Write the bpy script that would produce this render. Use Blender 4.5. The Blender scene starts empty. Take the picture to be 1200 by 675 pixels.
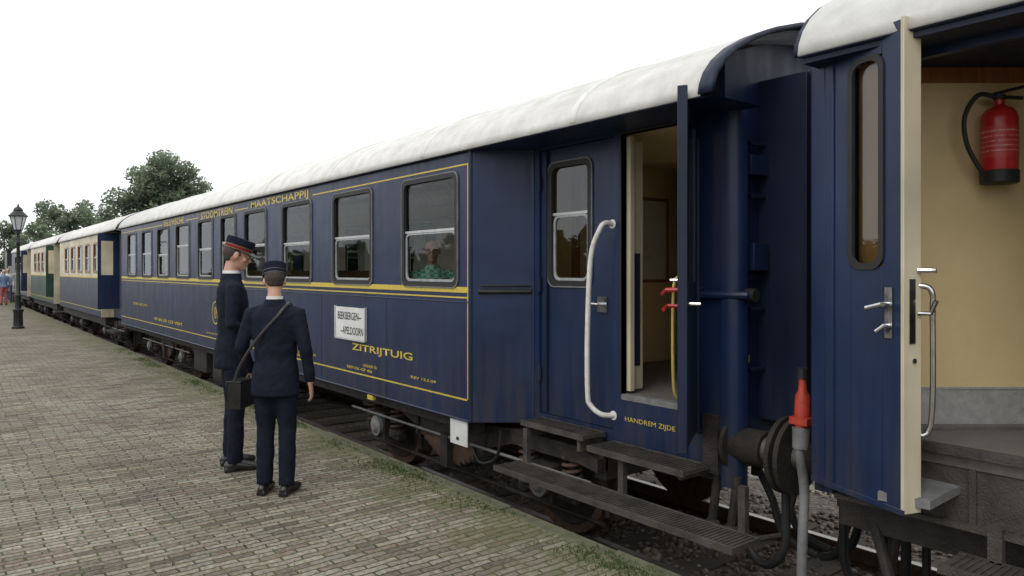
import bpy, bmesh, math, random
from mathutils import Vector, Matrix, Euler
random.seed(11)
V = Vector
scene = bpy.context.scene
R = math.radians

# ------------------------------------------------------------------ materials
def nodes_of(name):
    m = bpy.data.materials.new(name); m.use_nodes = True
    nt = m.node_tree
    return m, nt, nt.nodes, nt.links, nt.nodes['Principled BSDF']

def ramp(N, stops, interp='LINEAR'):
    r = N.new('ShaderNodeValToRGB'); r.color_ramp.interpolation = interp
    cr = r.color_ramp
    while len(cr.elements) > 1: cr.elements.remove(cr.elements[-1])
    cr.elements[0].position = stops[0][0]; cr.elements[0].color = (*stops[0][1], 1)
    for p, c in stops[1:]:
        e = cr.elements.new(p); e.color = (*c, 1)
    return r

def pmat(name, c1, c2=None, scale=5.0, rough=0.5, metal=0.0, bump=0.0, bscale=40.0, stretch=None, rvar=0.1, spec=None, detail=5, coat=0):
    m, nt, N, L, B = nodes_of(name)
    if c2 is None: c2 = tuple(c*0.75 for c in c1)
    tc = N.new('ShaderNodeTexCoord')
    vec = tc.outputs['Object']
    if stretch:
        mp = N.new('ShaderNodeMapping'); mp.inputs['Scale'].default_value = stretch
        L.new(vec, mp.inputs['Vector']); vec = mp.outputs['Vector']
    n = N.new('ShaderNodeTexNoise'); n.inputs['Scale'].default_value = scale; n.inputs['Detail'].default_value = detail
    n.inputs['Roughness'].default_value = 0.62
    L.new(vec, n.inputs['Vector'])
    r = ramp(N, [(0.32, c2), (0.68, c1)])
    L.new(n.outputs['Fac'], r.inputs['Fac']); L.new(r.outputs['Color'], B.inputs['Base Color'])
    mr = N.new('ShaderNodeMapRange'); mr.inputs['To Min'].default_value = max(0.02, rough-rvar); mr.inputs['To Max'].default_value = min(1, rough+rvar)
    L.new(n.outputs['Fac'], mr.inputs['Value']); L.new(mr.outputs['Result'], B.inputs['Roughness'])
    B.inputs['Metallic'].default_value = metal
    if spec is not None: B.inputs['Specular IOR Level'].default_value = spec
    if bump > 0:
        n2 = N.new('ShaderNodeTexNoise'); n2.inputs['Scale'].default_value = bscale; n2.inputs['Detail'].default_value = 4
        L.new(vec, n2.inputs['Vector'])
        b = N.new('ShaderNodeBump'); b.inputs['Strength'].default_value = bump; b.inputs['Distance'].default_value = 0.02
        L.new(n2.outputs['Fac'], b.inputs['Height']); L.new(b.outputs['Normal'], B.inputs['Normal'])
    return m

def paint_mat(name, col, dirt=(0.055,0.05,0.046), rough=0.33, dirtz=(0.25,1.05), spec=0.38, streak=0.3):
    """coach paint: vertical streaks, grime rising from the sill, faint panel waviness"""
    m, nt, N, L, B = nodes_of(name)
    tc = N.new('ShaderNodeTexCoord')
    mp = N.new('ShaderNodeMapping'); mp.inputs['Scale'].default_value = (9, 9, 0.8)
    L.new(tc.outputs['Object'], mp.inputs['Vector'])
    n = N.new('ShaderNodeTexNoise'); n.inputs['Scale'].default_value = 1.5; n.inputs['Detail'].default_value = 6
    L.new(mp.outputs['Vector'], n.inputs['Vector'])
    big = N.new('ShaderNodeTexNoise'); big.inputs['Scale'].default_value = 1.3; big.inputs['Detail'].default_value = 5
    L.new(tc.outputs['Object'], big.inputs['Vector'])
    sx = N.new('ShaderNodeSeparateXYZ'); L.new(tc.outputs['Object'], sx.inputs['Vector'])
    zr = N.new('ShaderNodeMapRange'); zr.inputs['From Min'].default_value = dirtz[1]; zr.inputs['From Max'].default_value = dirtz[0]
    zr.inputs['To Min'].default_value = 0.08; zr.inputs['To Max'].default_value = 0.8
    L.new(sx.outputs['Z'], zr.inputs['Value'])
    mm = N.new('ShaderNodeMath'); mm.operation = 'MULTIPLY'
    L.new(zr.outputs['Result'], mm.inputs[0])
    nr = ramp(N, [(0.38, (0,0,0)), (0.75, (1,1,1))]); L.new(n.outputs['Fac'], nr.inputs['Fac'])
    L.new(nr.outputs['Color'], mm.inputs[1])
    vr = ramp(N, [(0.3, tuple(c*(1-streak) for c in col)), (0.7, tuple(c*(1+streak*0.6) for c in col))])
    L.new(big.outputs['Fac'], vr.inputs['Fac'])
    mx = N.new('ShaderNodeMixRGB'); mx.inputs['Color2'].default_value = (*dirt, 1)
    L.new(mm.outputs[0], mx.inputs['Fac']); L.new(vr.outputs['Color'], mx.inputs['Color1'])
    L.new(mx.outputs['Color'], B.inputs['Base Color'])
    rr = N.new('ShaderNodeMapRange'); rr.inputs['To Min'].default_value = rough-0.1; rr.inputs['To Max'].default_value = rough+0.2
    L.new(n.outputs['Fac'], rr.inputs['Value']); L.new(rr.outputs['Result'], B.inputs['Roughness'])
    B.inputs['Specular IOR Level'].default_value = spec
    bn = N.new('ShaderNodeTexNoise'); bn.inputs['Scale'].default_value = 2.6; bn.inputs['Detail'].default_value = 2
    L.new(tc.outputs['Object'], bn.inputs['Vector'])
    b = N.new('ShaderNodeBump'); b.inputs['Strength'].default_value = 0.3; b.inputs['Distance'].default_value = 0.03
    L.new(bn.outputs['Fac'], b.inputs['Height']); L.new(b.outputs['Normal'], B.inputs['Normal'])
    return m

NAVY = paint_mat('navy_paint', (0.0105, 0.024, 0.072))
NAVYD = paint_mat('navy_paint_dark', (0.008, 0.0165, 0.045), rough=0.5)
CREAM = paint_mat('cream_paint', (0.66, 0.59, 0.42), dirt=(0.25,0.2,0.13), rough=0.4)
CREAMI = pmat('cream_interior', (0.74, 0.59, 0.32), (0.66, 0.52, 0.28), 3, 0.45, bump=0.05)
CREAML = pmat('light_interior', (0.76, 0.73, 0.65), (0.68, 0.64, 0.55), 3, 0.5)
GREENP = paint_mat('green_paint', (0.02, 0.07, 0.045))
YEL = pmat('yellow_lining', (0.70, 0.54, 0.07), (0.52, 0.39, 0.06), 25, 0.45)
def roof_mat():
    m, nt, N, L, B = nodes_of('roof_paint')
    tc = N.new('ShaderNodeTexCoord')
    mp = N.new('ShaderNodeMapping'); mp.inputs['Scale'].default_value = (0.7, 5, 0.7)
    L.new(tc.outputs['Object'], mp.inputs['Vector'])
    n = N.new('ShaderNodeTexNoise'); n.inputs['Scale'].default_value = 1.4; n.inputs['Detail'].default_value = 7
    L.new(mp.outputs['Vector'], n.inputs['Vector'])
    r = ramp(N, [(0.25, (0.60,0.61,0.63)), (0.5, (0.77,0.78,0.80)), (0.8, (0.84,0.85,0.87))])
    L.new(n.outputs['Fac'], r.inputs['Fac']); L.new(r.outputs['Color'], B.inputs['Base Color'])
    B.inputs['Roughness'].default_value = 0.6
    b = N.new('ShaderNodeBump'); b.inputs['Strength'].default_value = 0.35; b.inputs['Distance'].default_value = 0.03
    L.new(n.outputs['Fac'], b.inputs['Height']); L.new(b.outputs['Normal'], B.inputs['Normal'])
    return m
ROOF = roof_mat()
ROOFI = pmat('ceiling_paint', (0.80,0.79,0.75), rough=0.6)
BLACK = pmat('black_rubber', (0.022,0.022,0.022), (0.012,0.012,0.012), 8, 0.6)
BELLOW = pmat('bellows_canvas', (0.02,0.026,0.045), (0.01,0.014,0.024), 6, 0.8)
IRON = pmat('grimy_iron', (0.05,0.042,0.036), (0.02,0.017,0.015), 9, 0.7, metal=0.2, bump=0.4, bscale=60)
RUST = pmat('rusty_steel', (0.12,0.068,0.04), (0.055,0.036,0.026), 18, 0.8, metal=0.2, bump=0.4)
STEEL = pmat('worn_steel', (0.36,0.34,0.32), (0.24,0.22,0.20), 14, 0.45, metal=0.8)
GALV = pmat('galvanised_sheet', (0.50,0.50,0.49), (0.36,0.36,0.36), 22, 0.45, metal=0.25)
CHROME = pmat('chrome', (0.65,0.65,0.66), (0.5,0.5,0.5), 14, 0.2, metal=1)
ALU = pmat('aluminium', (0.60,0.61,0.61), (0.48,0.48,0.48), 14, 0.4, metal=0.4)
SASH = pmat('sash_frame', (0.44,0.46,0.46), (0.30,0.32,0.32), 14, 0.45, metal=0.2)
GREY = pmat('grey_metal', (0.22,0.22,0.22), (0.12,0.12,0.12), 9, 0.6, bump=0.2)
WOOD = pmat('varnished_wood', (0.34,0.13,0.035), (0.20,0.07,0.02), 6, 0.4, stretch=(6,6,0.6))
STEPW = pmat('step_board', (0.085,0.073,0.062), (0.035,0.031,0.028), 7, 0.8, bump=0.5, bscale=90)
WHITE = pmat('white_paint', (0.78,0.78,0.76), (0.62,0.62,0.60), 6, 0.45)
WRAIL = pmat('white_rail_paint', (0.80,0.79,0.75), (0.64,0.62,0.56), 20, 0.35)
RED = pmat('red_paint', (0.50,0.02,0.02), (0.36,0.015,0.015), 5, 0.3)
REDB = pmat('red_band', (0.22,0.018,0.024), (0.15,0.013,0.018), 30, 0.8)
ORANGE = pmat('faded_orange_red', (0.55,0.06,0.03), (0.34,0.035,0.02), 20, 0.5)
FLOOR = pmat('lino_floor', (0.17,0.157,0.145), (0.11,0.10,0.093), 12, 0.5)
SEAT = pmat('seat_leather', (0.34,0.20,0.11), (0.25,0.14,0.08), 12, 0.5)
CLOTH = pmat('uniform_cloth', (0.014,0.017,0.030), (0.009,0.011,0.020), 14, 0.9, bump=0.45, bscale=22, spec=0.15)
CLOTH2 = pmat('trouser_cloth', (0.012,0.015,0.026), (0.008,0.010,0.018), 14, 0.9, bump=0.45, bscale=16, spec=0.15)
SKIN = pmat('skin', (0.56,0.33,0.24), (0.48,0.26,0.18), 12, 0.5)
HAIR = pmat('hair', (0.06,0.042,0.03), (0.025,0.018,0.013), 60, 0.6, bump=0.5, bscale=180)
GHAIR = pmat('grey_hair', (0.50,0.48,0.46), (0.30,0.29,0.28), 60, 0.6, bump=0.6, bscale=140)
SHOE = pmat('shoe_leather', (0.018,0.016,0.015), (0.01,0.01,0.01), 10, 0.3)
GOLD = pmat('gold_braid', (0.40,0.29,0.10), (0.3,0.21,0.07), 80, 0.5, metal=0.4)
BRASS = pmat('brass', (0.62,0.47,0.15), (0.5,0.37,0.12), 20, 0.35, metal=0.4)
SLEEP = pmat('sleeper_wood', (0.08,0.064,0.05), (0.035,0.03,0.025), 5, 0.9, bump=0.6, bscale=50)
BARK = pmat('bark', (0.12,0.09,0.065), (0.06,0.045,0.03), 6, 0.9, bump=0.6)
LAMPG = pmat('lamp_post_paint', (0.016,0.022,0.02), (0.01,0.013,0.012), 6, 0.45)

def glass_mat(name, tint, base=0.06, rough=0.02, gl=(0.9,0.95,1)):
    m = bpy.data.materials.new(name); m.use_nodes = True
    nt = m.node_tree; N = nt.nodes; L = nt.links; N.clear()
    o = N.new('ShaderNodeOutputMaterial'); mx = N.new('ShaderNodeMixShader')
    t = N.new('ShaderNodeBsdfTransparent'); t.inputs['Color'].default_value = (*tint, 1)
    g = N.new('ShaderNodeBsdfGlossy'); g.inputs['Roughness'].default_value = rough; g.inputs['Color'].default_value = (*gl, 1)
    f = N.new('ShaderNodeFresnel'); f.inputs['IOR'].default_value = 1.5
    a = N.new('ShaderNodeMath'); a.operation = 'ADD'; a.inputs[1].default_value = base
    L.new(f.outputs[0], a.inputs[0]); L.new(a.outputs[0], mx.inputs['Fac'])
    L.new(t.outputs[0], mx.inputs[1]); L.new(g.outputs[0], mx.inputs[2]); L.new(mx.outputs[0], o.inputs['Surface'])
    n = N.new('ShaderNodeTexNoise'); n.inputs['Scale'].default_value = 1.2
    b = N.new('ShaderNodeBump'); b.inputs['Strength'].default_value = 0.12; b.inputs['Distance'].default_value = 0.03
    tc = N.new('ShaderNodeTexCoord'); L.new(tc.outputs['Object'], n.inputs['Vector'])
    L.new(n.outputs['Fac'], b.inputs['Height']); L.new(b.outputs['Normal'], g.inputs['Normal'])
    return m
GLASS = glass_mat('window_glass', (0.97,0.98,0.97), 0.0, gl=(0.66,0.70,0.73))
GLASSD = glass_mat('tinted_glass', (0.60,0.48,0.33), 0.03)
FROST = pmat('frosted_glass', (0.62,0.60,0.52), (0.55,0.53,0.45), 3, 0.3)

def leaf_mat(name, c, k=0.35):
    m = bpy.data.materials.new(name); m.use_nodes = True
    nt = m.node_tree; N = nt.nodes; L = nt.links; N.clear()
    o = N.new('ShaderNodeOutputMaterial'); mx = N.new('ShaderNodeMixShader'); mx.inputs[0].default_value = k
    d = N.new('ShaderNodeBsdfDiffuse'); t = N.new('ShaderNodeBsdfTranslucent')
    n = N.new('ShaderNodeTexNoise'); n.inputs['Scale'].default_value = 0.7; n.inputs['Detail'].default_value = 6
    tc = N.new('ShaderNodeTexCoord'); L.new(tc.outputs['Object'], n.inputs['Vector'])
    r = ramp(N, [(0.3, tuple(x*0.6 for x in c)), (0.7, tuple(x*1.35 for x in c))])
    L.new(n.outputs['Fac'], r.inputs['Fac'])
    L.new(r.outputs['Color'], d.inputs['Color']); L.new(r.outputs['Color'], t.inputs['Color'])
    L.new(d.outputs[0], mx.inputs[1]); L.new(t.outputs[0], mx.inputs[2]); L.new(mx.outputs[0], o.inputs['Surface'])
    return m
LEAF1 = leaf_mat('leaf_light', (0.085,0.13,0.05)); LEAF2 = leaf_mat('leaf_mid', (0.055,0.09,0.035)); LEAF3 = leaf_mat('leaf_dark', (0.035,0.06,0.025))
FAR1 = leaf_mat('hazed_leaf_light', (0.24,0.30,0.20),0.5); FAR2 = leaf_mat('hazed_leaf_mid', (0.18,0.23,0.16),0.5); FAR3 = leaf_mat('hazed_leaf_dark', (0.14,0.175,0.125),0.5)  # distance haze put into the colour: paler leaf tones for far trees
MOSS = leaf_mat('moss_green', (0.085,0.115,0.035), 0.2)

# ------------------------------------------------------------------ mesh builder
class MB:
    def __init__(s): s.v=[]; s.f=[]; s.m=[]
    def add(s, vs, fs, m=0):
        o=len(s.v); s.v += [tuple(a) for a in vs]
        for f in fs: s.f.append([i+o for i in f]); s.m.append(m)
    def box(s,x0,x1,y0,y1,z0,z1,m=0,mat=None):
        x0,x1=sorted((x0,x1)); y0,y1=sorted((y0,y1)); z0,z1=sorted((z0,z1))
        vs=[V(p) for p in [(x0,y0,z0),(x1,y0,z0),(x1,y1,z0),(x0,y1,z0),(x0,y0,z1),(x1,y0,z1),(x1,y1,z1),(x0,y1,z1)]]
        if mat is not None: vs=[mat@p for p in vs]
        s.add(vs,[(3,2,1,0),(4,5,6,7),(0,1,5,4),(1,2,6,5),(2,3,7,6),(3,0,4,7)],m)
    def tube(s,pts,rad,n=10,m=0,flat=1.0,caps=True):
        pts=[V(p) for p in pts]; k=len(pts)
        if not isinstance(rad,(list,tuple)): rad=[rad]*k
        vs=[]; prev=None
        for i,p in enumerate(pts):
            t=(pts[min(i+1,k-1)]-pts[max(i-1,0)]).normalized()
            if prev is None:
                ref=V((0,0,1)) if abs(t.z)<0.9 else V((0,1,0))
                a=t.cross(ref).normalized()
            else:
                a=(prev-t*prev.dot(t)).normalized()
            prev=a; b=t.cross(a).normalized()
            r=rad[i]; ra,rb=(r if isinstance(r,(tuple,list)) else (r,r*flat))
            for j in range(n):
                an=2*math.pi*j/n
                vs.append(p+a*math.cos(an)*ra+b*math.sin(an)*rb)
        fs=[]
        for i in range(k-1):
            for j in range(n):
                j2=(j+1)%n
                fs.append((i*n+j,i*n+j2,(i+1)*n+j2,(i+1)*n+j))
        if caps:
            fs.append(tuple(range(n-1,-1,-1))); fs.append(tuple((k-1)*n+j for j in range(n)))
        s.add(vs,fs,m)
    def cyl(s,p0,p1,r,n=16,m=0,r1=None):
        s.tube([p0,p1],[r,r if r1 is None else r1],n,m)
    def rings(s,data,n=20,m=0):
        """data: list of (z,rx,ry,cx,cy)"""
        vs=[]
        for (z,rx,ry,cx,cy) in data:
            for j in range(n):
                a=2*math.pi*j/n; vs.append((cx+rx*math.cos(a),cy+ry*math.sin(a),z))
        k=len(data); fs=[(i*n+j,i*n+(j+1)%n,(i+1)*n+(j+1)%n,(i+1)*n+j) for i in range(k-1) for j in range(n)]
        fs.append(tuple(range(n-1,-1,-1))); fs.append(tuple((k-1)*n+j for j in range(n)))
        s.add(vs,fs,m)
    def ell(s,c,r,m=0,nu=16,nv=10,mat=None):
        c=V(c); vs=[V((0,0,-1))]
        for i in range(1,nv):
            ph=-math.pi/2+math.pi*i/nv
            for j in range(nu):
                a=2*math.pi*j/nu; vs.append(V((math.cos(ph)*math.cos(a),math.cos(ph)*math.sin(a),math.sin(ph))))
        vs.append(V((0,0,1))); top=len(vs)-1
        vs=[V((p.x*r[0],p.y*r[1],p.z*r[2])) for p in vs]
        if mat is not None: vs=[mat@p for p in vs]
        vs=[p+c for p in vs]
        fs=[(0,1+(j+1)%nu,1+j) for j in range(nu)]
        for i in range(nv-2):
            for j in range(nu):
                a=1+i*nu+j; b=1+i*nu+(j+1)%nu
                fs.append((a,b,b+nu,a+nu))
        o=1+(nv-2)*nu
        fs+=[(o+j,o+(j+1)%nu,top) for j in range(nu)]
        s.add(vs,fs,m)
    def xf(s,mat): s.v=[tuple(mat@V(p)) for p in s.v]
    def obj(s,name,mats,parent=None,smooth=True,angle=35,bevel=0,world=True,merge=False):
        me=bpy.data.meshes.new(name); me.from_pydata(s.v,[],s.f)
        if not isinstance(mats,(list,tuple)): mats=[mats]
        for m in mats: me.materials.append(m)
        me.polygons.foreach_set('material_index',s.m)
        if merge:
            bm=bmesh.new(); bm.from_mesh(me); bmesh.ops.remove_doubles(bm,verts=bm.verts,dist=1e-4); bm.to_mesh(me); bm.free()
        if smooth:
            me.polygons.foreach_set('use_smooth',[True]*len(me.polygons))
            me.set_sharp_from_angle(angle=R(angle))
        me.update()
        o=bpy.data.objects.new(name,me); scene.collection.objects.link(o)
        if parent is not None:
            o.parent=parent
            if world: o.matrix_parent_inverse=Matrix.Translation(-parent.location)
        if bevel:
            b=o.modifiers.new('bevel','BEVEL'); b.width=bevel; b.segments=2; b.limit_method='ANGLE'; b.angle_limit=R(40)
        return o

def root(name,loc=(0,0,0)):
    e=bpy.data.objects.new(name,None); e.location=loc; e.empty_display_size=0.3
    scene.collection.objects.link(e); return e

def smooth_path(pts,n=6):
    pts=[V(p) for p in pts]; out=[]
    for i in range(len(pts)-1):
        p0=pts[max(i-1,0)];p1=pts[i];p2=pts[i+1];p3=pts[min(i+2,len(pts)-1)]
        for k in range(n):
            t=k/n
            out.append(0.5*((2*p1)+(p2-p0)*t+(2*p0-5*p1+4*p2-p3)*t*t+(3*p1-p0-3*p2+p3)*t**3))
    out.append(pts[-1]); return out

def text_obj(txt,parent,mat,y_left,y_right,zc,h,x,name,normal=-1,bold=0.0):
    cu=bpy.data.curves.new(name,'FONT'); cu.body=txt; cu.size=1; cu.offset=bold; cu.resolution_u=4
    to=bpy.data.objects.new(name,cu); scene.collection.objects.link(to)
    bpy.context.view_layer.update()
    me=bpy.data.meshes.new_from_object(to)
    bpy.data.objects.remove(to)
    xs=[v.co.x for v in me.vertices]; ys=[v.co.y for v in me.vertices]
    mx,Mx,my,My=min(xs),max(xs),min(ys),max(ys)
    for v in me.vertices:
        t=(v.co.x-mx)/(Mx-mx); w=(v.co.y-my)/(My-my)
        v.co=V((x, y_left+(y_right-y_left)*t, zc+(w-0.5)*h))
    me.materials.clear(); me.materials.append(mat)
    o=bpy.data.objects.new(name,me); scene.collection.objects.link(o)
    o.parent=parent; o.matrix_parent_inverse=Matrix.Translation(-parent.location)
    return o

# ------------------------------------------------------------------ carriage parts
def wall_x(name,parent,x,y0,y1,z0,z1,holes,mats,side=-1,th=0.045):
    ys=sorted(set([y0,y1]+[h[0] for h in holes]+[h[1] for h in holes]))
    zs=sorted(set([z0,z1]+[h[2] for h in holes]+[h[3] for h in holes]))
    mb=MB()
    for a,b in zip(ys,ys[1:]):
        for c,d in zip(zs,zs[1:]):
            ym,zm=(a+b)/2,(c+d)/2
            if any(h[0]<ym<h[1] and h[2]<zm<h[3] for h in holes): continue
            q=[(x,a,c),(x,b,c),(x,b,d),(x,a,d)]
            if side<0: q=q[::-1]
            mb.add(q,[(0,1,2,3)])
    o=mb.obj(name,mats,parent,smooth=False,merge=True)
    sm=o.modifiers.new('th','SOLIDIFY'); sm.thickness=th; sm.offset=-1; sm.material_offset=1; sm.material_offset_rim=0
    return o

def rrect(y0,y1,z0,z1,r,n=6):
    pts=[]
    for cy,cz,a0 in [(y1-r,z1-r,0),(y0+r,z1-r,90),(y0+r,z0+r,180),(y1-r,z0+r,270)]:
        for i in range(n+1):
            a=R(a0+90*i/n); pts.append((cy+r*math.cos(a),cz+r*math.sin(a)))
    return pts
def frame_ring(mb,x0,x1,y0,y1,z0,z1,w,r,m=0,mat=None,wt=None):
    """rounded rectangular ring between x0 (outer) and x1"""
    o=rrect(y0,y1,z0,z1,r+w*0.6); i=rrect(y0+w,y1-w,z0+w,z1-w,r)
    n=len(o)
    vs=[V((x0,a,b)) for a,b in o]+[V((x0,a,b)) for a,b in i]+[V((x1,a,b)) for a,b in i]+[V((x1,a,b)) for a,b in o]
    if mat is not None: vs=[mat@p for p in vs]
    fs=[]
    for k in range(n):
        l=(k+1)%n
        fs+= [(k,l,n+l,n+k),(n+k,n+l,2*n+l,2*n+k),(3*n+k,3*n+l,l,k),(2*n+k,2*n+l,3*n+l,3*n+k)]
    mb.add(vs,fs,m)

PROF=[(1.425,2.645),(1.415,2.70),(1.38,2.77),(1.31,2.85),(1.19,2.94),(1.0,3.04),(0.78,3.13),(0.5,3.215),(0.25,3.26),(0,3.275)]
PROFILE=[(-a,b) for a,b in PROF]+[(a,b) for a,b in PROF[::-1][1:]]
def roof(name,parent,cx,y0,y1,mat,seam=True,scale=1.0,lip=True,dz=0):
    mb=MB(); n=len(PROFILE)
    vs=[]
    for y in (y0,y1):
        for a,b in PROFILE: vs.append((cx+a*scale,y,b+dz))
    mb.add(vs,[(i+1,i,n+i,n+i+1) for i in range(n-1)],0)
    if seam:
        y=y0+1.1
        while y<y1-0.3:
            vs=[]
            offs=[0.0,0.012,0.012,0.0]
            for yy,of in zip((y-0.02,y-0.012,y+0.012,y+0.02),offs):
                for a,b in PROFILE: vs.append((cx+a*scale*(1+of/1.4),yy,b+dz+of+0.001))
            mb.add(vs,[(k*n+i+1,k*n+i,(k+1)*n+i,(k+1)*n+i+1) for k in range(3) for i in range(n-1)],0)
            y+=2.05+random.uniform(-0.1,0.1)
    o=mb.obj(name,[mat,ROOFI],parent,angle=50)
    sm=o.modifiers.new('th','SOLIDIFY'); sm.thickness=0.03; sm.offset=-1; sm.material_offset=1
    g=MB()
    for s in (-1,1):
        g.tube([(cx+s*1.43*scale,y0,2.652+dz),(cx+s*1.43*scale,y1,2.652+dz)],0.014,8)
    g.obj(name+'_gutter',NAVYD,parent)
    return o
def hood(name,parent,cx,y0,y1,mat,dz=0,sc=1.006,th=0.03):
    mb=MB(); n=len(PROFILE); vs=[]
    for y in (y0,y1):
        for a,b in PROFILE: vs.append((cx+a*sc,y,b+0.009+dz))
    mb.add(vs,[(i+1,i,n+i,n+i+1) for i in range(n-1)])
    o=mb.obj(name,mat,parent,angle=50)
    sm=o.modifiers.new('th','SOLIDIFY'); sm.thickness=th; sm.offset=-1
def end_wall(name,parent,cx,y,hw,z0,mat,hole=True,th=0.05,dz=0):
    """transverse wall with the roof profile on top and a gangway opening"""
    mb=MB()
    def top(x):
        x=abs(x)
        for (a,b),(c,d) in zip(PROF,PROF[1:]):
            if c<=x<=a: return (b+(d-b)*(a-x)/(a-c) if a!=c else b)+dz
        return PROF[0][1]+dz
    cols=[-hw]+[x for x in [-1.3,-1.15,-1.0,-0.8,-0.6] if x>-hw]+[-0.42,-0.2,0,0.2,0.42]+[x for x in [0.6,0.8,1.0,1.15,1.3] if x<hw]+[hw]
    for a,b in zip(cols,cols[1:]):
        mid=(a+b)/2
        zb=2.68 if (hole and abs(mid)<0.42) else z0
        for yy,rev in ((y,False),(y+th,True)):
            q=[(cx+a,yy,zb),(cx+b,yy,zb),(cx+b,yy,top(b)-0.04),(cx+a,yy,top(a)-0.04)]
            if rev: q=q[::-1]
            mb.add(q,[(0,1,2,3)])
    mb.box(cx-hw-0.002,cx-hw,y,y+th,z0,top(hw)-0.04); mb.box(cx+hw,cx+hw+0.002,y,y+th,z0,top(hw)-0.04)
    return mb.obj(name,mat,parent,smooth=False)

def coil(mb,c,r,z0,z1,turns,wr,m=0):
    pts=[]; n=int(turns*10)
    for i in range(n+1):
        a=2*math.pi*turns*i/n
        pts.append((c[0]+r*math.cos(a),c[1]+r*math.sin(a),z0+(z1-z0)*i/n))
    mb.tube(pts,wr,6,m)

def bogie(parent,cx,yc,wb=2.8,name='bogie'):
    mb=MB()
    for s in (-1,1):
        X=lambda a:cx+s*a
        for dy in (-wb/2,wb/2):
            y=yc+dy
            mb.cyl((X(0.71),y,-0.10),(X(0.84),y,-0.10),0.46,36,1)
            mb.cyl((X(0.68),y,-0.10),(X(0.71),y,-0.10),0.49,36,1)
            mb.tube([(X(0.83),y,-0.10),(X(0.852),y,-0.10)],[0.40,0.38],30,0)
            mb.cyl((X(0.84),y,-0.10),(X(0.93),y,-0.10),0.11,18,0)
            mb.box(X(0.92),X(1.12),y-0.14,y+0.14,-0.24,0.05,0)
            mb.cyl((X(1.12),y,-0.10),(X(1.16),y,-0.10),0.11,18,2)
            mb.tube([(X(1.16),y,-0.10),(X(1.185),y,-0.10)],[0.08,0.05],14,2)
            for d in (-0.27,0.27):
                coil(mb,(X(1.02),y+d),0.075,-0.10,0.14,4.5,0.016,3)
                mb.cyl((X(1.02),y+d,-0.16),(X(1.02),y+d,-0.10),0.10,14,0)
                mb.cyl((X(1.02),y+d,-0.16),(X(1.02),y+d,0.2),0.03,8,0)
            mb.box(X(0.97),X(1.07),y-0.36,y+0.36,-0.21,-0.155,0)
            for d in (-0.52,0.52):
                mb.box(X(0.72),X(0.83),y+d-0.04,y+d+0.04,-0.32,0.0,0)
                mb.cyl((X(0.88),y+d,-0.30),(X(0.88),y+d*0.95,0.16),0.018,8,0)
            mb.tube([(cx,y,-0.10),(X(0.7),y,-0.10)],0.075,14,0)
        ys=[-wb/2-0.62,-wb/2-0.42,-wb/2+0.42,-0.55,0.55,wb/2-0.42,wb/2+0.42,wb/2+0.62]
        zb=[0.10,0.13,0.13,0.0,0.0,0.13,0.13,0.10]; zt=[0.2,0.26,0.26,0.22,0.22,0.26,0.26,0.2]
        for i in range(len(ys)-1):
            a,b=yc+ys[i],yc+ys[i+1]
            vs=[(X(0.98),a,zb[i]),(X(0.98),b,zb[i+1]),(X(0.98),b,zt[i+1]),(X(0.98),a,zt[i]),
                (X(1.09),a,zb[i]),(X(1.09),b,zb[i+1]),(X(1.09),b,zt[i+1]),(X(1.09),a,zt[i])]
            mb.add(vs,[(0,1,2,3),(7,6,5,4),(0,4,5,1),(3,2,6,7),(0,3,7,4),(1,5,6,2)],0)
        for k in range(6):
            w=0.55-0.075*k
            z=-0.06-0.028*k
            pts=[(X(1.08),yc-w,z+0.05*(w/0.55)**2),(X(1.08),yc-w/2,z+0.012),(X(1.08),yc,z),(X(1.08),yc+w/2,z+0.012),(X(1.08),yc+w,z+0.05*(w/0.55)**2)]
            mb.tube(pts,(0.012),4,3,flat=3.5)
        mb.box(X(1.02),X(1.16),yc-0.06,yc+0.06,-0.26,0.05,0)
        mb.cyl((X(1.10),yc-0.58,-0.05),(X(1.10),yc-0.58,0.16),0.022,8,0); mb.cyl((X(1.10),yc+0.58,-0.05),(X(1.10),yc+0.58,0.16),0.022,8,0)
        mb.tube([(X(1.14),yc-wb/2-0.6,0.03),(X(1.14),yc+wb/2+0.6,0.03)],0.014,8,2)
        mb.tube([(X(0.9),yc-wb/2-0.5,-0.36),(X(0.9),yc+wb/2+0.5,-0.36)],0.02,8,0)
        mb.tube(smooth_path([(X(1.15),yc-0.9,0.24),(X(1.16),yc-0.85,0.0),(X(1.15),yc-0.6,-0.1),(X(1.1),yc-0.4,0.0)]),0.014,8,4)
    for d in (-wb/2-0.56,-0.3,0.3,wb/2+0.56):
        mb.box(cx-1.0,cx+1.0,yc+d-0.06,yc+d+0.06,0.03,0.2,0)
    return mb.obj(name,[IRON,RUST,GREY,RUST,BLACK],parent,bevel=0)

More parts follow.
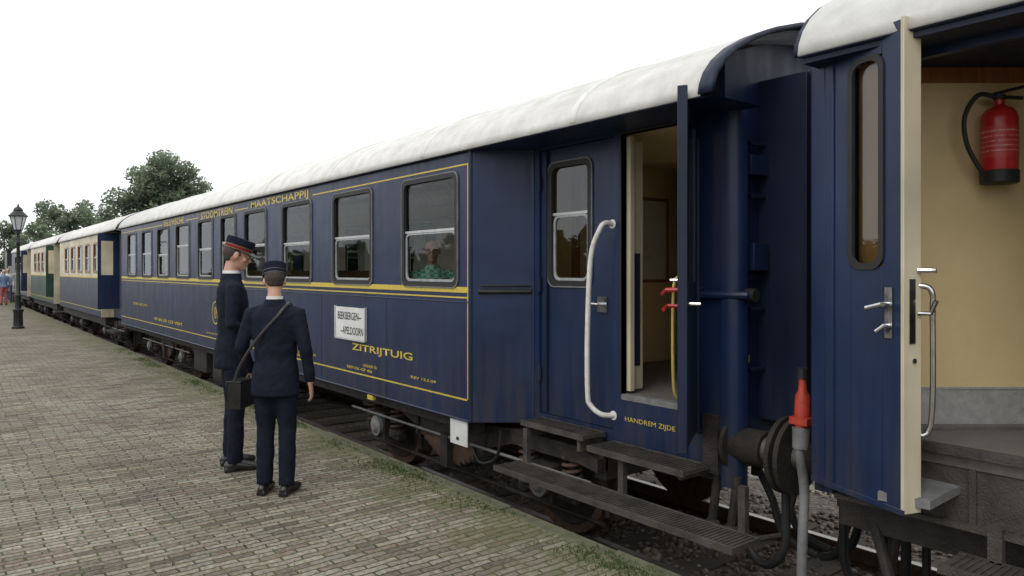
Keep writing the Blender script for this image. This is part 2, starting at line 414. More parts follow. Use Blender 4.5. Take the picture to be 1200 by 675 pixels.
def underframe(parent,cx,y0,y1,yn=None,hn=0.9,name='underframe'):
    mb=MB()
    for s in (-1,1):
        mb.box(cx+s*1.18,cx+s*1.28,y0,y1,0.20,0.42,0)
        mb.box(cx+s*0.45,cx+s*0.53,y0,y1,0.16,0.42,0)
        ym=(y0+y1)/2; L=(y1-y0)/2-5
        mb.tube([(cx+s*1.1,ym-L,0.2),(cx+s*1.1,ym-L*0.5,-0.22),(cx+s*1.1,ym+L*0.5,-0.22),(cx+s*1.1,ym+L,0.2)],0.03,8)
        for yy in (ym-L*0.5,ym+L*0.5): mb.box(cx+s*1.05,cx+s*1.15,yy-0.04,yy+0.04,-0.22,0.3,0)
        mb.box(cx+s*0.75,cx+s*1.25,ym-1.2,ym+0.4,-0.28,0.2,1)
        mb.box(cx+s*0.8,cx+s*1.22,ym+0.9,ym+1.7,-0.2,0.2,1)
        for k in range(3): mb.box(cx+s*1.25,cx+s*1.262,ym-1.15+k*0.52,ym-0.68+k*0.52,-0.24,0.15,1)
        if yn is not None: mb.box(cx+s*(hn-0.1),cx+s*hn,min(yn,y0,y1) if yn<y0 else y1,y0 if yn<y0 else yn,0.22,0.55,0)
    if yn is not None:
        a,b=(yn,y0) if yn<y0 else (y1,yn)
        mb.box(cx-hn+0.02,cx+hn-0.02,a+0.01,b-0.01,0.45,0.56,0)
    mb.box(cx-1.25,cx+1.25,y0+0.1,y1-0.1,0.42,0.50,0)
    y=y0+0.8
    while y<y1: mb.box(cx-1.2,cx+1.2,y,y+0.06,0.2,0.42,0); y+=1.35
    mb.cyl((cx-0.2,ym+2.0,-0.02),(cx-0.2,ym+3.6,-0.02),0.22,20,1)
    mb.tube([(cx-0.95,y0+0.3,0.12),(cx-0.95,y1-0.3,0.12)],0.022,8,0)
    mb.tube([(cx-1.2,y0+2,0.17),(cx-1.2,y1-2,0.17)],0.016,8,0)
    return mb.obj(name,[IRON,IRON],parent,smooth=True)

def buffers(parent,cx,y,d,ln=0.26,z=0.49,hw=1.02):
    mb=MB()
    for s in (-1,1):
        x=cx+s*0.875
        mb.cyl((x,y,z),(x,y+d*ln*0.62,z),0.115,24,0)
        mb.cyl((x,y,z),(x,y+d*0.03,z),0.17,24,0)
        mb.cyl((x,y+d*ln*0.5,z),(x,y+d*(ln-0.03),z),0.085,20,1)
        mb.cyl((x,y+d*(ln-0.03),z),(x,y+d*ln,z),0.235,30,0)
    mb.box(cx-hw,cx+hw,y-d*0.02,y-d*0.14,0.30,0.68,0)
    mb.cyl((cx,y,z),(cx,y+d*ln,z-0.05),0.035,10,0)
    for k in (-0.45,-0.62,0.45,0.62):
        mb.tube(smooth_path([(cx+k,y,0.30),(cx+k,y+d*0.12,0.10),(cx+k*0.98,y+d*0.2,-0.12),(cx+k*0.9,y+d*(ln),-0.2)]),0.026,10,2)
        mb.cyl((cx+k,y,0.34),(cx+k,y,0.24),0.04,10,0)
    mb.obj('buffers',[IRON,STEEL,BLACK],parent)

def window_unit(mbf,mbs,mbg,x,y0,y1,z0,z1,side=-1,split=0.48):
    """frame, lower sash, glass - side = direction of outside"""
    s=side
    frame_ring(mbf,x+s*0.012,x-s*0.03,y0-0.03,y1+0.03,z0-0.03,z1+0.03,0.045,0.06)
    frame_ring(mbs,x+s*0.0135,x+s*0.002,y0-0.037,y1+0.037,z0-0.037,z1+0.037,0.010,0.075,2)
    zm=z1-(z1-z0)*split
    frame_ring(mbs,x-s*0.008,x-s*0.026,y0+0.018,y1-0.018,z0+0.018,zm,0.022,0.05,0)
    mbs.box(x-s*0.004,x-s*0.026,y0+0.015,y1-0.015,zm-0.004,zm+0.018,1)
    g=[(x-s*0.019,y0,z0),(x-s*0.019,y1,z0),(x-s*0.019,y1,z1),(x-s*0.019,y0,z1)]
    mbg.add(g if s>0 else g[::-1],[(0,1,2,3)])

def seats(parent,cx,y0,y1,pitch=1.6):
    mb=MB(); y=y0+0.1
    while y<y1-0.4:
        for s in (-1,1):
            a,b=cx+s*0.32,cx+s*1.28
            mb.box(a,b,y-0.06,y+0.06,0.90,1.60,0); mb.box(a,b,y-0.5,y+0.5,0.92,1.07,0)
            mb.box(a,b,y-0.08,y+0.08,1.46,1.62,0)
            mb.box(a,b,y-0.05,y+0.05,0.70,0.93,1)
            mb.box(cx+s*1.05,cx+s*1.33,y-0.7,y+0.7,2.42,2.44,2)
        y+=pitch
    mb.obj('seats',[SEAT,WOOD,ALU],parent,bevel=0)

CX=5.0; XS=3.6
# ------------------------------------------------------------------ main carriage
car=root('passenger_carriage',(CX,11.5,0))
YC,YV,Y1=5.2,4.87,20.3
YE=2.93   # end wall
win=[(5.42,6.34),(7.03,7.95),(8.61,9.53),(10.17,11.05),(11.5,12.2),(12.68,13.5),(14.1,15.0),(15.6,16.5),(17.05,17.95),(18.6,19.5)]
holes=[(a,b,1.50,2.46) for a,b in win]
wall_x('side_wall',car,XS,YC,Y1,0.324,2.66,holes,[NAVY,CREAML],-1)
wall_x('far_side_wall',car,CX+1.4,YC,Y1,0.324,2.66,holes,[NAVY,CREAML],1)
f,s_,g=MB(),MB(),MB()
SPL=[0.50,0.50,0.52,0.5,0.42,0.5,0.40,0.55,0.5,0.5]
for i,(a,b) in enumerate(win):
    window_unit(f,s_,g,XS,a,b,1.50,2.46,-1,SPL[i])
    window_unit(f,s_,g,CX+1.4,a,b,1.50,2.46,1,0.5)
f.obj('window_frames',BLACK,car); s_.obj('window_sashes',[SASH,ALU,GREY],car); g.obj('window_panes',GLASS,car,smooth=False)
roof('roof',car,CX,2.76,Y1+0.1,ROOF)
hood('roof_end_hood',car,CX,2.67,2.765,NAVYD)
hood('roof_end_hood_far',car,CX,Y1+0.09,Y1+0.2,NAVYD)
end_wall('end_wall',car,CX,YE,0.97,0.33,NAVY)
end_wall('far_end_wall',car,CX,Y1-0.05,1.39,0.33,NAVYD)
mb=MB()
mb.box(CX-1.12,CX-0.40,5.02,5.06,0.70,2.75,0); mb.box(CX+0.40,CX+1.12,5.02,5.06,0.70,2.75,0); mb.box(CX-0.40,CX+0.40,5.02,5.06,2.5,2.95,0)
mb.box(CX-1.36,CX-1.12,5.26,5.30,0.70,2.75,0); mb.box(CX+1.12,CX+1.36,5.26,5.30,0.70,2.75,0)
mb.box(CX-1.12,CX-1.09,5.06,5.26,0.70,2.75,0)
mb.box(CX-0.40,CX-0.28,5.03,5.07,0.7,2.5,1); mb.box(CX+0.28,CX+0.40,5.03,5.07,0.7,2.5,1)
mb.box(CX-0.28,CX+0.28,5.03,5.06,0.7,1.5,0); mb.box(CX-0.28,CX+0.28,5.035,5.05,1.5,2.4,2); mb.box(CX-0.28,CX+0.28,5.03,5.06,2.4,2.5,0)
mb.box(CX+0.06,CX+0.30,5.0,5.02,1.9,2.3,3)
mb.box(CX+0.10,CX+0.16,4.996,5.0,2.05,2.15,4)
mb.box(CX+0.50,CX+0.53,5.0,5.02,1.5,2.35,1); mb.box(CX+0.90,CX+0.93,5.0,5.02,1.5,2.35,1); mb.box(CX+0.53,CX+0.90,5.0,5.02,1.5,1.53,1); mb.box(CX+0.53,CX+0.90,5.0,5.02,2.32,2.35,1)
mb.box(CX+0.53,CX+0.90,5.005,5.018,1.53,2.32,2)
mb.box(CX-1.34,CX+1.34,5.3,20.2,0.60,0.70,5)
mb.box(CX-0.93,CX+0.93,YE+0.06,5.3,0.60,0.70,5)
mb.box(CX-0.92,CX+0.92,YE+0.06,5.0,2.66,2.69,0)
mb.obj('vestibule_interior',[CREAMI,WOOD,FROST,FROST,NAVYD,FLOOR],car,bevel=0.004)
for s in (-1,1):
    mb=MB(); q=[(CX+s*1.4,YC,0.324),(CX+s*0.98,YV,0.324),(CX+s*0.98,YV,2.66),(CX+s*1.4,YC,2.66)]
    mb.add(q,[(0,1,2,3)])
    o=mb.obj('tapered_panel',[NAVY,CREAMI],car,smooth=False)
    sm=o.modifiers.new('th','SOLIDIFY'); sm.thickness=0.02; sm.offset=0
    mb=MB(); mb.tube([(CX+s*1.4,YC,0.324),(CX+s*1.4,YC,2.655)],0.02,10); mb.tube([(CX+s*0.98,YV,0.324),(CX+s*0.98,YV,2.655)],0.02,10)
    mb.add([(CX+s*1.42,YC,2.645),(CX+s*1.42,2.68,2.645),(CX+s*0.93,2.68,2.645),(CX+s*0.93,YV,2.645)],[(0,1,2,3)])
    mb.obj('corner_mouldings',NAVY,car)
XV=4.02
for s in (-1,1):
    xv=CX+s*0.98
    if s<0: hv=[(3.30,3.84,0.70,2.63),(3.93,4.79,0.42,2.63)]
    else: hv=[(3.36,3.82,1.52,2.48),(4.16,4.70,1.52,2.48)]
    wall_x('vestibule_wall',car,xv,YE+0.02,YV,0.33,2.66,hv,[NAVY,CREAMI],s,0.05)
f,s_,g=MB(),MB(),MB()
for a,b in ((3.36,3.82),(4.16,4.70)): window_unit(f,s_,g,CX+0.98,a,b,1.52,2.48,1,0.42)
f.obj('far_door_window_frames',BLACK,car); s_.obj('far_door_window_sashes',[SASH,ALU,GREY],car); g.obj('far_door_window_panes',GLASS,car,smooth=False)
mb=MB(); pts=[]
for i in range(9):
    a=R(90*i/8); pts.append((XV+0.09-0.10*math.cos(a),YE+0.02-0.12*math.sin(a)))
vs=[(x,y,z) for z in (0.22,2.66) for x,y in pts]
mb.add(vs,[(i,i+1,9+i+1,9+i) for i in range(8)])
mb.box(4.11,4.13,YE-0.10,YE+0.0,0.22,2.66)
mb.obj('corner_post',NAVY,car,angle=60)
wall_x('door_leaf_closed',car,XV+0.022,3.935,4.785,0.425,2.625,[(4.20,4.66,1.52,2.48)],[NAVY,CREAMI],-1,0.04)
f,s_,g=MB(),MB(),MB()
window_unit(f,s_,g,XV+0.022,4.20,4.66,1.52,2.48,-1,0.42)
f.obj('door_window_frame',BLACK,car); s_.obj('door_window_sash',[SASH,ALU,GREY],car); g.obj('door_window_pane',GLASSD,car,smooth=False)
mb=MB()
mb.box(XV-0.006,XV+0.02,4.69,4.715,0.45,2.62,0)
for z in (0.75,1.5,2.35): mb.cyl((XV,4.79,z-0.06),(XV,4.79,z+0.06),0.018,8,0)
mb.box(XV+0.006,XV+0.02,4.0,4.10,1.30,1.42,1)
mb.tube([(XV+0.02,4.05,1.36),(XV-0.04,4.05,1.36),(XV-0.045,4.15,1.365)],0.012,8,1)
mb.obj('door_hardware',[NAVYD,CHROME],car)
mb=MB()
mb.tube(smooth_path([(XV,3.93,1.97),(XV-0.07,3.94,1.975),(XV-0.11,3.96,1.92),(XV-0.13,4.03,1.72),(XV-0.135,4.06,1.2),(XV-0.135,4.06,0.70),(XV-0.12,4.04,0.60),(XV-0.08,3.97,0.54),(XV,3.92,0.53)],5),0.020,12)
mb.cyl((XV-0.005,3.93,1.97),(XV+0.002,3.93,1.97),0.035,12); mb.cyl((XV-0.005,3.92,0.53),(XV+0.002,3.92,0.53),0.035,12)
mb.obj('grab_rail',WRAIL,car)
mb=MB()
mb.box(XV-0.004,XV+0.06,3.84,3.86,0.70,2.63,0); mb.box(XV-0.004,XV+0.06,3.28,3.30,0.70,2.63,0); mb.box(XV-0.004,XV+0.06,3.28,3.86,2.63,2.65,0)
mb.box(XV+0.055,XV+0.10,3.80,3.84,0.72,2.62,1)
mb.box(XV+0.05,XV+0.24,3.845,3.885,0.72,2.60,2)
mb.box(XV+0.12,XV+0.20,3.835,3.846,0.90,1.75,3)
mb.box(XV-0.004,XV+0.06,3.30,3.84,0.66,0.702,4)
mb.obj('door_frame',[BLACK,CREAM,CREAM,NAVYD,GREY],car,bevel=0.003)
text_obj('HANDREM ZIJDE',car,YEL,3.80,3.33,0.52,0.045,XV-0.003,'handbrake_lettering')
hinge=V((XV-0.01,3.16,0)); tip=V((3.50,2.845,0))
d=(tip-hinge); L_=d.length; ang=math.atan2(d.y,d.x)
M=Matrix.Translation(hinge)@Matrix.Rotation(ang,4,'Z')
mb=MB()
mb.box(0,0.12,-0.022,0.022,0.55,2.70,0,M); mb.box(L_-0.10,L_,-0.022,0.022,0.55,2.70,0,M)
mb.box(0.12,L_-0.10,-0.022,0.022,0.55,1.55,0,M); mb.box(0.12,L_-0.10,-0.022,0.022,2.55,2.70,0,M)
mb.box(0.12,L_-0.10,-0.006,0.006,1.55,2.55,1,M)
mb.box(L_-0.001,L_+0.014,-0.03,0.03,0.53,2.72,0,M)
mb.obj('door_leaf_open',[NAVYD,GLASSD,CREAMI],car,bevel=0.006)
mb=MB()
def lp(x,y,z): return M@V((x,y,z))
sd_=-1 if (M.to_3x3()@V((0,-1,0))).y>0 else 1
mb.tube(smooth_path([lp(0.34,0.03*sd_,1.55),lp(0.36,0.085*sd_,1.52),lp(0.36,0.085*sd_,0.88),lp(0.34,0.03*sd_,0.84)],5),0.011,10,0)
mb.tube([lp(0.42,0.03*sd_,1.50),lp(0.42,0.12*sd_,1.50),lp(0.32,0.16*sd_,1.47)],0.015,8,1)
mb.tube([lp(0.42,0.03*sd_,1.40),lp(0.42,0.12*sd_,1.40),lp(0.50,0.13*sd_,1.38)],0.012,8,1)
mb.tube([lp(0.42,0.03*sd_,1.56),lp(0.42,0.10*sd_,1.56)],0.010,8,2)
mb.tube([lp(L_-0.05,-0.02*sd_,1.42),lp(L_-0.05,-0.10*sd_,1.42)],0.012,8,2)
mb.obj('door_leaf_handles',[BRASS,RED,CHROME],car)
mb=MB()
mb.tube([(3.64,5.14,1.44),(4.00,4.87,1.44)],0.022,8,0); mb.tube([(3.65,5.12,1.49),(3.99,4.87,1.49)],0.008,8,0)
mb.tube([(XV-0.022,3.22,1.46),(XV-0.022,2.98,1.46),(XV+0.06,2.80,1.46),(XV+0.12,2.79,1.46)],0.028,8,2); mb.cyl((XV+0.10,2.76,1.46),(XV+0.10,2.83,1.46),0.045,12,0)
mb.tube([(XV-0.05,3.10,0.55),(XV-0.05,3.10,2.5)],0.013,8,1)
for z in (0.55,1.5,2.5): mb.cyl((XV,3.10,z),(XV-0.05,3.10,z),0.012,8,1)
for z in (0.95,1.35,1.75,2.1,2.45):
    a=YE-0.055
    mb.box(4.22,4.42,a,a+0.025,z,z+0.025,1); mb.box(4.22,4.235,a,YE,z,z+0.025,1); mb.box(4.405,4.42,a,YE,z,z+0.025,1)
mb.box(4.16,4.42,YE-0.03,YE,1.55,1.60,2); mb.box(4.2,4.36,YE-0.10,YE,1.62,1.80,2); mb.box(4.2,4.40,YE-0.08,YE,2.25,2.38,2)
mb.box(4.40,4.44,YE-0.35,YE,0.62,2.90,1)
mb.obj('end_fittings',[BLACK,NAVYD,NAVY],car,bevel=0.004)
def grate(mb,x0,x1,y0,y1,z,m=0):
    mb.box(x0,x0+0.02,y0,y1,z-0.04,z,m); mb.box(x1-0.02,x1,y0,y1,z-0.04,z,m)
    mb.box(x0+0.02,x1-0.02,y0,y1,z-0.03,z-0.008,m)
    y=y0
    while y<y1-0.01:
        mb.box(x0+0.02,x1-0.02,y,y+0.008,z-0.008,z-0.001,m); y+=0.03
mb=MB()
grate(mb,3.50,3.77,2.50,4.74,0.07); grate(mb,3.76,4.0,3.98,4.72,0.40); grate(mb,3.72,4.0,3.02,3.90,0.35)
for y in (2.62,3.6,4.66):
    mb.box(3.76,3.80,y-0.025,y+0.025,0.03,0.34,0); mb.box(3.55,3.80,y-0.02,y+0.02,0.0,0.028,0)
for y in (3.1,3.8,4.05,4.66): mb.box(3.78,4.04,y-0.015,y+0.015,0.27,0.31 if y<3.9 else 0.36,0)
for y in (2.58,4.70): mb.tube([(3.78,y,0.03),(4.15,y,-0.02),(4.3,y,0.3)],0.02,8,0)
mb.obj('steps',[STEPW],car)
mb=MB()
def hl(y0,y1,z,w,x=XS,m=0): mb.box(x-0.003,x+0.001,y0,y1,z-w/2,z+w/2,m)
xo=XS-0.003
hl(YC+0.03,Y1-0.05,1.452,0.05); hl(YC+0.03,Y1-0.05,1.385,0.013); hl(YC+0.05,Y1-0.05,0.505,0.014)
for a,b in [(YC+0.03,8.55),(10.9,11.5),(13.5,14.3),(16.1,Y1-0.05)]: hl(a,b,2.535,0.013)
for z0,z1 in ((0.512,1.378),(1.392,1.427),(1.477,2.53)): mb.box(XS-0.003,XS+0.001,YC+0.035,YC+0.047,z0,z1)
cy,cz=12.5,0.93
for k in range(32):
    a0,a1=2*math.pi*k/32,2*math.pi*(k+1)/32
    ra,rb=0.17,0.19
    mb.add([(xo,cy+ra*math.cos(a0),cz+ra*math.sin(a0)),(xo,cy+rb*math.cos(a0),cz+rb*math.sin(a0)),(xo,cy+rb*math.cos(a1),cz+rb*math.sin(a1)),(xo,cy+ra*math.cos(a1),cz+ra*math.sin(a1))],[(0,1,2,3)])
mb.obj('yellow_lining',YEL,car,smooth=False)
T=lambda t,a,b,z,h,n,bold=0.012: text_obj(t,car,YEL,a,b,z,h,XS-0.0035,n,bold=bold)
T('MAATSCHAPPIJ',10.78,8.68,2.553,0.12,'lettering_upper',0.015); T('STOOMTREIN',13.35,11.62,2.553,0.12,'lettering_upper',0.015); T('VELUWSCHE',16.0,14.45,2.553,0.12,'lettering_upper',0.015)
T('ZITRIJTUIG',7.48,6.17,0.78,0.095,'lettering_class',0.015)
T('VSM',12.60,12.40,0.93,0.2,'logo_letters',0.0)
T('EIGEN GEWICHT 38000 KG',9.2,8.45,0.60,0.028,'small_lettering'); T('VSM BEEKBERGEN',9.2,8.7,0.56,0.028,'small_lettering')
T('REM KK-GP 40t',7.6,7.0,0.56,0.03,'small_lettering'); T('HANDREM 12t',7.2,6.9,0.61,0.03,'small_lettering')
T('50 84 20 123 VSM',16.8,14.6,0.62,0.06,'number_lettering'); T('ZITRIJTUIG 2e KL',18.9,17.4,0.86,0.07,'number_lettering')
T('28 50 VSM 29-4',13.0,12.4,0.58,0.03,'small_lettering'); T('REV 12.5.09',6.2,5.75,0.6,0.025,'small_lettering')
e=text_obj('201',car,YEL,0,1,0,1,0,'end_number')
for v in e.data.vertices: v.co=V((4.16+v.co.y*0.13,YE-0.004,1.03+v.co.z*0.05))
sg=root('destination_sign',(3.58,7.5,1.04))
mb=MB(); mb.box(XS-0.022,XS-0.006,7.14,7.86,0.87,1.215,0)
for y in (7.12,7.865): mb.box(XS-0.03,XS-0.001,y,y+0.015,0.86,1.225,1)
mb.box(XS-0.03,XS-0.001,7.135,7.865,0.855,0.868,1)
mb.obj('board',[WHITE,ALU],sg,bevel=0.002)
text_obj('BEEKBERGEN--',sg,BLACK,7.80,7.22,1.12,0.085,XS-0.0235,'text_upper',bold=0.012)
text_obj('--APELDOORN',sg,BLACK,7.72,7.17,0.96,0.085,XS-0.0235,'text_lower',bold=0.012)
mb=MB(); mb.box(3.615,3.63,5.28,5.54,0.09,0.318,0); mb.box(3.612,3.616,5.40,5.44,0.13,0.16,1); mb.box(3.63,3.66,5.30,5.33,0.1,0.4,1); mb.box(3.60,3.64,7.0,7.12,0.26,0.31,2)
mb.obj('white_plate',[WHITE,BLACK,YEL],car,bevel=0.003)
mb=MB(); mb.tube([(XS+0.005,YC,0.325),(XS+0.005,Y1,0.325)],0.012,8); mb.tube([(XS-0.001,YC,1.345),(XS-0.001,Y1,1.345)],0.006,6)
for y in (6.7,8.3,9.85,11.3,12.45,13.8,15.3,16.8,18.3): mb.box(XS-0.0015,XS+0.01,y-0.004,y+0.004,0.34,1.34)
mb.obj('panel_beading',NAVY,car)
seats(car,CX,6.7,20)
bogie(car,CX,6.0); bogie(car,CX,17.1)
underframe(car,CX,5.3,Y1-0.05,YE+0.02,0.9)
buffers(car,CX,YE,-1,0.40)
mb=MB()
for k in range(7):
    y0=2.28+k*0.09
    for ins,(a,b) in ((0.0,(y0,y0+0.045)),(0.05,(y0+0.045,y0+0.09))):
        hw=0.54-ins; zt=2.88-ins
        mb.box(CX-hw,CX-hw+0.05,a,b,0.62,zt); mb.box(CX+hw-0.05,CX+hw,a,b,0.62,zt); mb.box(CX-hw,CX+hw,a,b,zt,zt+0.03)
mb.obj('gangway_bellows',BELLOW,car,smooth=False)

# ------------------------------------------------------------------ near carriage (right)
near=root('passenger_carriage',(CX,-8,0))
NE=2.18
wn=[(-1.0-1.6*k,-0.1-1.6*k) for k in range(10)]
hn=[(a,b,1.5,2.5) for a,b in wn]
for s in (-1,1):
    wall_x('side_wall',near,CX+s*1.4,-17.5,0.25,0.33,2.74,hn,[NAVY,CREAML],s)
    mb=MB(); q=[(CX+s*1.4,0.25,0.33),(CX+s*1.4,0.25,2.74),(CX+s*1.2,0.5,2.74),(CX+s*1.2,0.5,0.33)]
    mb.add(q,[(0,1,2,3)]); o=mb.obj('tapered_panel',NAVY,near,smooth=False)
    wall_x('vestibule_wall',near,CX+s*1.2,0.5,NE,0.42,2.74,[(0.80,2.08,0.42,2.66)],[NAVY,CREAMI],s,0.05)
f,s_,g=MB(),MB(),MB()
for a,b in wn:
    for s in (-1,1): window_unit(f,s_,g,CX+s*1.4,a,b,1.5,2.5,s)
f.obj('window_frames',BLACK,near); s_.obj('window_sashes',[SASH,ALU,GREY],near); g.obj('window_panes',GLASS,near,smooth=False)
roof('roof',near,CX,-17.5,2.13,ROOF,dz=0.09)
hood('roof_end_hood',near,CX,2.12,2.16,NAVYD,dz=0.085,sc=1.0,th=0.02)
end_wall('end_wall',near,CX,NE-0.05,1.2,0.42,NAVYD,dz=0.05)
mb=MB()
mb.box(CX-1.15,CX+1.15,-17.4,2.12,0.68,0.78,0)
mb.box(3.805,3.848,0.81,2.07,0.74,0.785,5)
mb.box(3.86,3.90,0.81,2.07,0.42,0.68,5); mb.box(3.80,3.86,0.81,2.07,0.40,0.425,5)
for yy in (1.0,1.4,1.8): mb.box(3.845,3.862,yy,yy+0.03,0.42,0.68,5)
mb.box(CX-1.42,CX+1.42,0.3,2.12,2.70,2.735,1)
A=V((4.05,1.85,0)); Bp=V((5.3,0.88,0)); dd=(Bp-A).normalized(); ll=(Bp-A).length
M2=Matrix.Translation(A)@Matrix.Rotation(math.atan2(dd.y,dd.x),4,'Z')
mb.box(0.03,ll,0,0.03,0.78,2.70,2,M2)
mb.box(0.07,ll,-0.006,0.0,0.80,0.985,3,M2)
mb.box(0.07,ll,-0.010,-0.001,0.985,1.0,3,M2)
mb.box(0.07,ll,-0.03,0.0,0.78,0.80,0,M2)
mb.box(-0.03,0.03,-0.04,0.04,0.78,2.70,4,M2)
mb.box(3.86,4.05,1.86,1.90,0.78,2.70,4)
mb.box(4.55,6.1,0.35,0.38,0.78,2.7,2)
mb.box(0.03,ll,-0.02,0.0,2.62,2.70,4,M2)
for k in range(4):
    for zz in (0.82,0.97): mb.cyl(M2@V((0.12+k*0.25,-0.006,zz)),M2@V((0.12+k*0.25,-0.010,zz)),0.006,8,3)
mb.obj('vestibule_interior',[FLOOR,NAVYD,CREAMI,GALV,WOOD,STEPW],near,bevel=0.003)
hinge=V((3.77,2.16,0)); tip=V((3.555,1.575,0)); d=tip-hinge; LL=d.length
M3=Matrix.Translation(hinge)@Matrix.Rotation(math.atan2(d.y,d.x),4,'Z')
mb=MB()
w0,w1,z0,z1=0.29,0.49,1.64,2.66
mb.box(0,w0,-0.025,0.025,0.50,2.79,0,M3); mb.box(w1,LL-0.02,-0.025,0.025,0.50,2.79,0,M3)
mb.box(w0,w1,-0.025,0.025,0.50,z0,0,M3); mb.box(w0,w1,-0.025,0.025,z1,2.79,0,M3)
mb.box(LL-0.02,LL+0.0,-0.028,0.075,0.49,2.80,1,M3)
mb.box(0.0,LL-0.02,0.0255,0.045,0.52,2.78,1,M3)
mb.box(0.0,LL,-0.03,-0.02,0.48,0.51,0,M3)
mb.box(0.10,0.106,-0.028,-0.02,0.52,2.78,0,M3)
mb.box(0.16,0.175,-0.034,-0.02,0.52,2.78,0,M3)
mb.obj('door_leaf_open',[NAVY,CREAM],near,bevel=0.006)
M4=M3@Matrix(((0,1,0,0),(1,0,0,0),(0,0,1,0),(0,0,0,1)))
mb=MB()
frame_ring(mb,-0.034,-0.02,w0-0.015,w1+0.015,z0-0.015,z1+0.015,0.03,0.06,0,M4)
mb.obj('leaf_window_frame',BLACK,near)
mb=MB(); mb.add([M3@V(p) for p in [(w0,0,z0),(w1,0,z0),(w1,0,z1),(w0,0,z1)]],[(0,1,2,3)]); mb.obj('leaf_window_pane',GLASSD,near,smooth=False)
mb=MB(); P=lambda x,y,z:M3@V((x,y,z))
mb.box(0.515,0.56,-0.034,-0.026,1.30,1.54,0,M3)
mb.tube([P(0.54,-0.03,1.46),P(0.54,-0.08,1.46),P(0.46,-0.09,1.44)],0.012,10,0)
mb.tube([P(0.54,-0.03,1.36),P(0.54,-0.06,1.36),P(0.50,-0.07,1.33)],0.011,10,0)
mb.box(LL-0.0,LL+0.006,0.0,0.035,1.28,1.58,0,M3)
mb.tube(smooth_path([P(LL-0.02,0.06,1.55),P(LL+0.03,0.10,1.53),P(LL+0.03,0.11,1.4),P(LL+0.02,0.11,0.90),P(LL-0.04,0.06,0.86)],5),0.013,10,0)
mb.tube([P(LL,0.05,1.62),P(LL+0.04,0.09,1.62),P(LL+0.06,0.10,1.62)],0.012,8,0)
mb.tube([P(LL,0.05,1.42),P(LL+0.03,0.10,1.42),P(LL+0.06,0.10,1.48)],0.012,8,0)
mb.cyl(P(LL+0.001,0.03,1.20),P(LL+0.007,0.03,1.20),0.012,10,0)
mb.obj('leaf_handles',CHROME,near)
mb=MB()
mb.add([(3.56,1.72,0.56),(3.60,1.50,0.56),(4.10,1.45,0.62),(4.10,1.78,0.62),(3.56,1.72,0.52),(3.60,1.50,0.52),(4.10,1.45,0.58),(4.10,1.78,0.58)],[(0,3,2,1),(4,5,6,7),(0,1,5,4),(1,2,6,5),(2,3,7,6),(3,0,4,7)],1)
grate(mb,3.55,3.80,0.3,1.45,0.30); grate(mb,3.50,3.76,-0.2,1.35,0.07)
for y in (0.45,1.3): mb.box(3.78,3.82,y-0.03,y+0.03,0.0,0.45,0)
mb.obj('steps',[STEPW,GREY],near)
bogie(near,CX,-1.4); bogie(near,CX,-13.5); underframe(near,CX,-17.3,0.2,2.12,1.05); buffers(near,CX,2.17,1,0.33)
seats(near,CX,-16.8,0,1.6)
hs=root('brake_hose',(3.93,2.36,0.6))
mb=MB()
c=V((3.93,2.33,0))
mb.tube([c+V((0,0,1.0)),c+V((0,0,0.93)),c+V((0,0,0.90)),c+V((0,0,0.79)),c+V((-0.01,0,0.76)),c+V((-0.012,0,0.70))],[0.020,0.024,0.040,0.046,0.04,0.034],14,0)
mb.box(c.x-0.055,c.x+0.055,c.y-0.06,c.y+0.05,0.74,0.78,0)
mb.tube([c+V((0,0,1.0)),c+V((0,0,1.06))],0.03,10,2)
mb.tube(smooth_path([c+V((-0.012,0,0.70)),c+V((-0.03,0,0.58)),c+V((0.02,0,0.36)),c+V((-0.03,-0.02,0.12)),c+V((-0.06,-0.03,-0.15)),c+V((-0.02,-0.02,-0.42)),c+V((0.10,0,-0.60))],6),0.028,12,1)
mb.tube([c+V((-0.012,0,0.72)),c+V((-0.02,0,0.60))],[0.05,0.045],12,1)
mb.tube(smooth_path([c+V((0.06,-0.05,0.75)),c+V((0.0,-0.1,0.55)),c+V((0.05,-0.1,0.45)),c+V((0.12,-0.05,0.7))],5),0.008,6,1)
mb.obj('hose',[ORANGE,GREY,BLACK],hs)
cp=root('coupling_hoses',(4.6,2.1,0))
mb=MB()
for i,(x,y,r,zz) in enumerate([(4.15,1.75,0.22,-0.02),(4.25,1.55,0.24,-0.08),(4.30,2.1,0.18,-0.10),(4.45,1.2,0.22,-0.12),(4.1,2.7,0.16,-0.02)]):
    pts=[(x+0.02*math.sin(a*2),y+r*math.cos(a),zz-r*1.25*math.sin(a)) for a in [R(k) for k in range(-10,200,14)]]
    mb.tube([(x,y+r,0.32)]+pts+[(x,y-r,0.32)],0.022 if i%2 else 0.028,10,0)
mb.tube([(3.98,1.95,0.30),(3.86,1.75,-0.15),(3.75,1.4,-0.6)],0.03,10,1)
for y in (1.9,2.9,3.05):
    mb.cyl((4.05,y,-0.06),(4.05,y-0.05,0.3),0.03,10,1); mb.ell((4.05,y,-0.08),(0.06,0.06,0.07),1)
mb.obj('hoses',[BLACK,IRON],cp)

